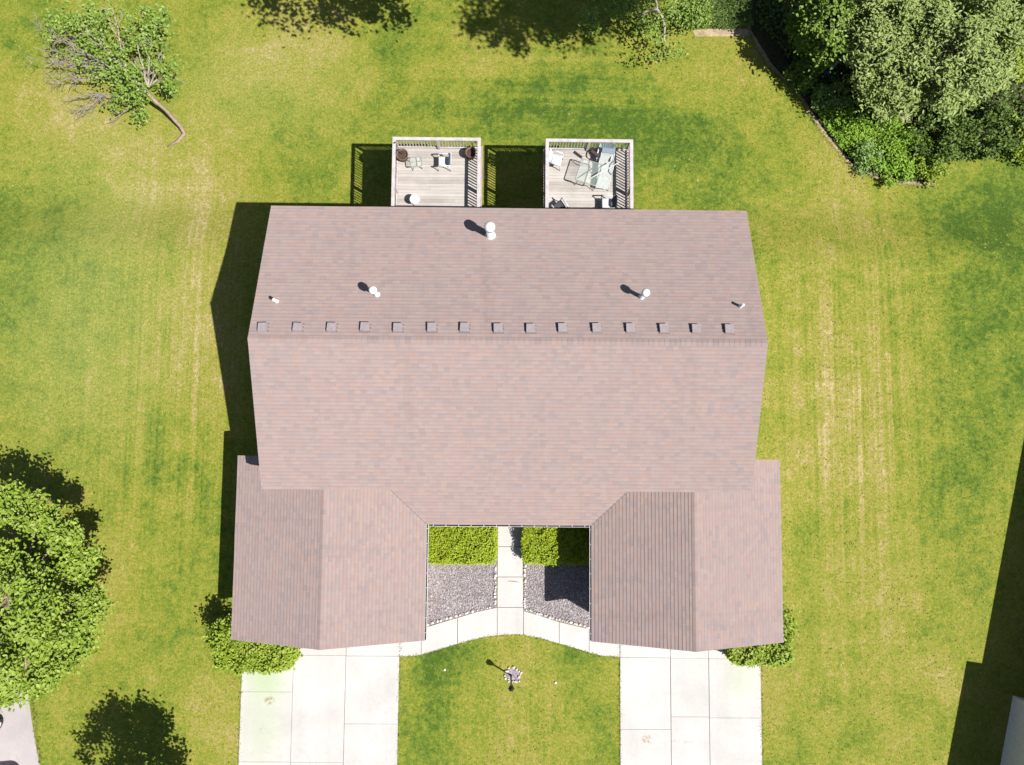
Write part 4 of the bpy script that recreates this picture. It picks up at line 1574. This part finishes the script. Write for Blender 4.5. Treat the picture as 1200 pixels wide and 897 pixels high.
spots = [(100, 30, 3.0, 26, 24), (130, 55, 2.8, 26, 26), (160, 25, 3.1, 26, 22), (180, 45, 2.9, 22, 20), (75, 22, 2.9, 20, 14), (115, 78, 2.3, 26, 18), (150, 95, 2.2, 20, 22), (165, 112, 1.7, 12, 16),
         (195, 75, 2.4, 14, 12), (197, 100, 1.9, 9, 12), (165, 135, 1.2, 9, 8), (150, 70, 2.6, 28, 20), (90, 62, 2.2, 24, 10), (140, 118, 1.5, 14, 10), (120, 8, 3.2, 25, 14), (185, 18, 3.0, 16, 14), (62, 40, 2.6, 12, 6)]
pts = []
for px, py, z, rp, k in spots:
    for _ in range(k):
        a = g.uniform(0, 6.28); rr = rp * math.sqrt(g.uniform())
        pts.append(T(px + rr * math.cos(a), py + rr * math.sin(a) * .8, z + g.uniform(-.6, .4)))
cc = np.array([tuple(p) for p in pts])
leaf_mesh('foliage', foliage(cc, 17, .16, 77, .7), .15, M['leaf_fallen'], root, .4, .6)

# branch of pale bark hanging into the picture at the top edge
root = empty('small_tree', T(785, -34, 0), 'small sparse tree with a pale crooked branch hanging in from the top edge', 'tree')
m = MB()
zz = 1.6
m.tube([T(742, 18, zz - .6), T(750, 18, zz - .2), T(758, 13, zz), T(770, 11, zz + .2), T(776, 20, zz), T(779, 33, zz - .2), T(778, 46, zz - .4), T(784, 59, zz - .7)], [.04, .055, .06, .065, .055, .05, .04, .02], 8)
m.tube([T(770, 11, zz + .2), T(768, -5, zz + .5), T(774, -25, zz + .3), T(784, -34, .8), T(785, -34, -.1)], [.05, .06, .07, .09, .11], 8)
m.tube([T(758, 13, zz), T(748, 26, zz - .3)], [.03, .012], 6)
m.build('trunk', M['palebark'], root, True)
cc = np.array([tuple(T(770 + g.uniform(-26, 30), 58 + g.uniform(-48, 12), zz - .5 + g.uniform(-.4, .4))) for _ in range(48)] + [tuple(T(g.uniform(800, 830), g.uniform(0, 30), 1.2)) for _ in range(60)] + [tuple(T(g.uniform(705, 800), g.uniform(-20, 22), 1.6 + g.uniform(-.6, .4))) for _ in range(90)] + [tuple(T(692 + g.uniform(-12, 12), 24 + g.uniform(-12, 14), 2.0)) for _ in range(16)] + [tuple(T(730 + g.uniform(-16, 20), 6 + g.uniform(-10, 10), 2.0)) for _ in range(22)])
leaf_mesh('crown', foliage(cc, 16, .17, 91, .7), .14, M['leaf_fallen'], root, .4)

# ------------------------------------------------------------------ neighbour house, right edge
c0 = at(1187, 815); c1 = at(1172, 897)
dv = Vector((c1.x - c0.x, c1.y - c0.y, 0)).normalized()     # along its west wall, southwards
ev = Vector((-dv.y, dv.x, 0))
if ev.x < 0: ev = -ev
nh = empty('neighbour_house', c0, 'neighbouring house at the lower right edge showing one pale shaded wall', 'house')


def Q(e, s, z): return c0 + ev * e + dv * s + Vector((0, 0, z))


def gable_block(e0, e1, s0, s1, ze, rise, ov):
    em = (e0 + e1) / 2
    m = MB()
    pr = [(e0, 0), (e1, 0), (e1, ze), (em, ze + rise), (e0, ze)]
    vs = [Q(e, s0, z) for e, z in pr] + [Q(e, s1, z) for e, z in pr]
    m.mesh(vs, [(0, 1, 2, 3, 4), (9, 8, 7, 6, 5)] + [(5 + i, 5 + (i + 1) % 5, (i + 1) % 5, i) for i in range(5)])
    m.build('wall', M['white'], nh)
    k = rise / (em - e0)
    m = MB()
    ft = [(e0 - ov, ze - ov * k + .16), (em, ze + rise + .16), (e1 + ov, ze - ov * k + .16)]
    bt = [(e, z - .15) for e, z in ft]
    n = ft + bt[::-1]
    vs = [Q(e, s0 - ov, z) for e, z in n] + [Q(e, s1 + ov, z) for e, z in n]
    m.mesh(vs, [(0, 1, 4, 5), (1, 2, 3, 4), (6, 11, 10, 7), (7, 10, 9, 8)] + [(i, 6 + i, 6 + (i + 1) % 6, (i + 1) % 6) for i in range(6)])
    m.build('roof', M['nroof'], nh)


gable_block(0, 7.5, 0, 9, 2.75, 1.3, .45)
gable_block(.72, 10.5, -12.5, -.12, 2.75, 1.6, .45)
m = MB()
for s in (3.1, 6.2):
    b = [Q(-.02, s, 1.0), Q(-.02, s + 1.1, 1.0), Q(-.02, s + 1.1, 2.0), Q(-.02, s, 2.0)]
    m.face(b)
m.build('window', M['glass_dark'], nh)


# ------------------------------------------------------------------ parked cars at the lower left corner
def car(loc, rz, label):
    root = empty('parked_car', loc, label, 'car', None, rz)
    # profile along y (front at +y), half width varying
    st = [(-2.2, .70, .45, .86), (-2.1, .80, .30, .92), (-1.5, .86, .28, .98), (-.6, .88, .26, 1.0), (.6, .88, .26, .98), (1.3, .86, .26, .94), (1.9, .78, .30, .86), (2.2, .60, .40, .72)]
    m = MB(); vs = []; fs = []
    ring = 8
    for (y, w, z0, z1) in st:
        for (a, b) in ((-1, 0), (-1.0, .55), (-.93, .85), (-.75, 1), (.75, 1), (.93, .85), (1.0, .55), (1, 0)):
            vs.append((a * w, y, z0 + (z1 - z0) * b))
    for i in range(len(st) - 1):
        for k in range(ring):
            a, b = i * ring + k, i * ring + (k + 1) % ring
            fs.append((a, a + ring, b + ring, b))
    fs.append(tuple(range(ring))); fs.append(tuple((len(st) - 1) * ring + k for k in range(ring))[::-1])
    m.mesh(vs, fs); body = local_build(m, 'body', M['car_white'], root, True)
    m = MB(); vs = []; fs = []
    sc = [(-1.75, .66, .92), (-1.2, .66, 1.40), (-.2, .66, 1.47), (.45, .66, 1.40), (1.15, .70, .93)]
    for (y, w, z) in sc:
        vs += [(-.80, y, .90), (-w * (1 if z > 1.2 else 1.12), y, z), (w * (1 if z > 1.2 else 1.12), y, z), (.80, y, .90)]
    for i in range(len(sc) - 1):
        for k in range(3):
            a = i * 4 + k; fs.append((a, a + 4, a + 5, a + 1))
    m.mesh(vs, fs); local_build(m, 'windows', M['glass_dark'], root)
    m = MB(); m.mesh([(-.66, -1.15, 1.42), (.66, -1.15, 1.42), (.66, -.2, 1.485), (-.66, -.2, 1.485), (.66, .42, 1.42), (-.66, .42, 1.42), (-.66, -1.15, 1.40), (.66, -1.15, 1.40), (.66, .42, 1.40), (-.66, .42, 1.40)],
                     [(0, 1, 2, 3), (3, 2, 4, 5), (0, 6, 7, 1), (4, 8, 9, 5), (1, 7, 8, 4, 2), (0, 3, 5, 9, 6)])
    local_build(m, 'car_roof', M['car_white'], root)
    for sx in (-1, 1):
        for yy in (-1.35, 1.35):
            m = MB(); m.tube([(sx * .72, yy, .32), (sx * .90, yy, .32)], .32, 20); w = local_build(m, 'wheel', M['tyre'], root)
            m = MB(); m.tube([(sx * .902, yy, .32), (sx * .915, yy, .32)], .19, 16); local_build(m, 'rim', M['galv'], w)
        m = MB(); m.box((sx * .52 - .16, 2.02, .58), (sx * .52 + .16, 2.13, .70)); local_build(m, 'headlight', M['lampglass'], root)
        m = MB(); m.box((sx * .58 - .13, -2.2, .62), (sx * .58 + .13, -2.12, .78)); local_build(m, 'tail_light', M['red'], root)
        m = MB(); m.box((sx * .93 - .09, .75, .92), (sx * .93 + .09, .85, 1.04)); local_build(m, 'mirror', M['car_white'], root)
    return root


q = at(-47, 885, .8)
first = car((q.x, q.y, .02), math.radians(-17), 'white car with one corner showing on the neighbouring drive under the large tree')
first['group'] = 'cars on the neighbouring drive'
q = at(14, 958)
c2 = copy_tree(first)
c2.location = (q.x, q.y, .02); c2.rotation_euler = (0, 0, math.radians(6))
c2['label'] = 'car whose rounded shadow falls on the neighbouring drive in the bottom left corner'

# ------------------------------------------------------------------ tufts of longer grass on the lawn
def paved(x, y):
    if A1 - .2 < x < B3 + .2 and GS < y < YN - .2: return True
    if lx[0] - .06 < x < lx[-1] + .06 and y < GS + .5: return True
    if rx_[0] - .06 < x < rx_[-1] + .06 and y < GS + .5: return True
    if lx[-1] < x < rx_[0] and y > GS - 2.3 + .9 * 0 and y < GS + 1:
        return y > P(600, 746 + .0021 * (0 if abs(x) < .5 else (abs(x) - .5) ** 2 * 450))[1]
    if x < P(50, 850)[0] and y < P(0, 800)[1]: return True
    return False


n = 60000
g = np.random.default_rng(3)
px_ = g.uniform(-26, 26, n); py_ = g.uniform(-17.5, 23.5, n)
dens = .5 + .3 * np.sin(px_ * .9 + 1.3 * np.sin(py_ * .7)) * np.sin(py_ * .8 + px_ * .3) + .3 * np.sin(px_ * 2.7 + py_ * .5) * np.sin(py_ * 2.3 - px_)
keep = g.uniform(size=n) < np.clip(dens, .1, 1)
pts = [(x, y, gz(x, y) + .012) for x, y in zip(px_[keep], py_[keep]) if not paved(x, y)]
M['blades'] = leaf_material('grass_blades', [(.085, .125, .016), (.13, .16, .022), (.18, .19, .035), (.26, .23, .09), (.12, .15, .02)], .25)
tag(leaf_mesh('grass_tufts', np.array(pts), .095, M['blades'], None, 2.0, .22), 'scattered longer blades of grass all over the lawn', 'grass', None, 'stuff')

ed = []
def edge(a, b, k, w=.05):
    for _ in range(int(math.dist(a, b) * k)):
        t = g.uniform(); o_ = g.normal() * w
        dx, dy = b[0] - a[0], b[1] - a[1]; L = math.hypot(dx, dy)
        x, y = a[0] + dx * t - dy / L * o_, a[1] + dy * t + dx / L * o_
        ed.append((x, y, gz(x, y) + .035))
for xx in (lx[0], lx[-1], rx_[0], rx_[-1]):
    edge((xx, GS - .6), (xx, -20), 40)
lows = [P(*q) for q in lowL] + [P(*q) for q in lowR]
for a, b in zip(lows[:-1], lows[1:]):
    edge(a, b, 40, .035)
edge(P(38, 810), P(47.5, 897), 70, .06)
for a, b in zip(edge_o[:-1], edge_o[1:]):
    a2_, b2_ = P(*a, zb), P(*b, zb)
    edge(a2_, b2_, 80, .10)
tag(leaf_mesh('edge_grass', np.array(ed), .085, M['blades'], None, .4, .2), 'ragged grass creeping over the edges of the drives, walk and bed', 'grass', None, 'stuff')
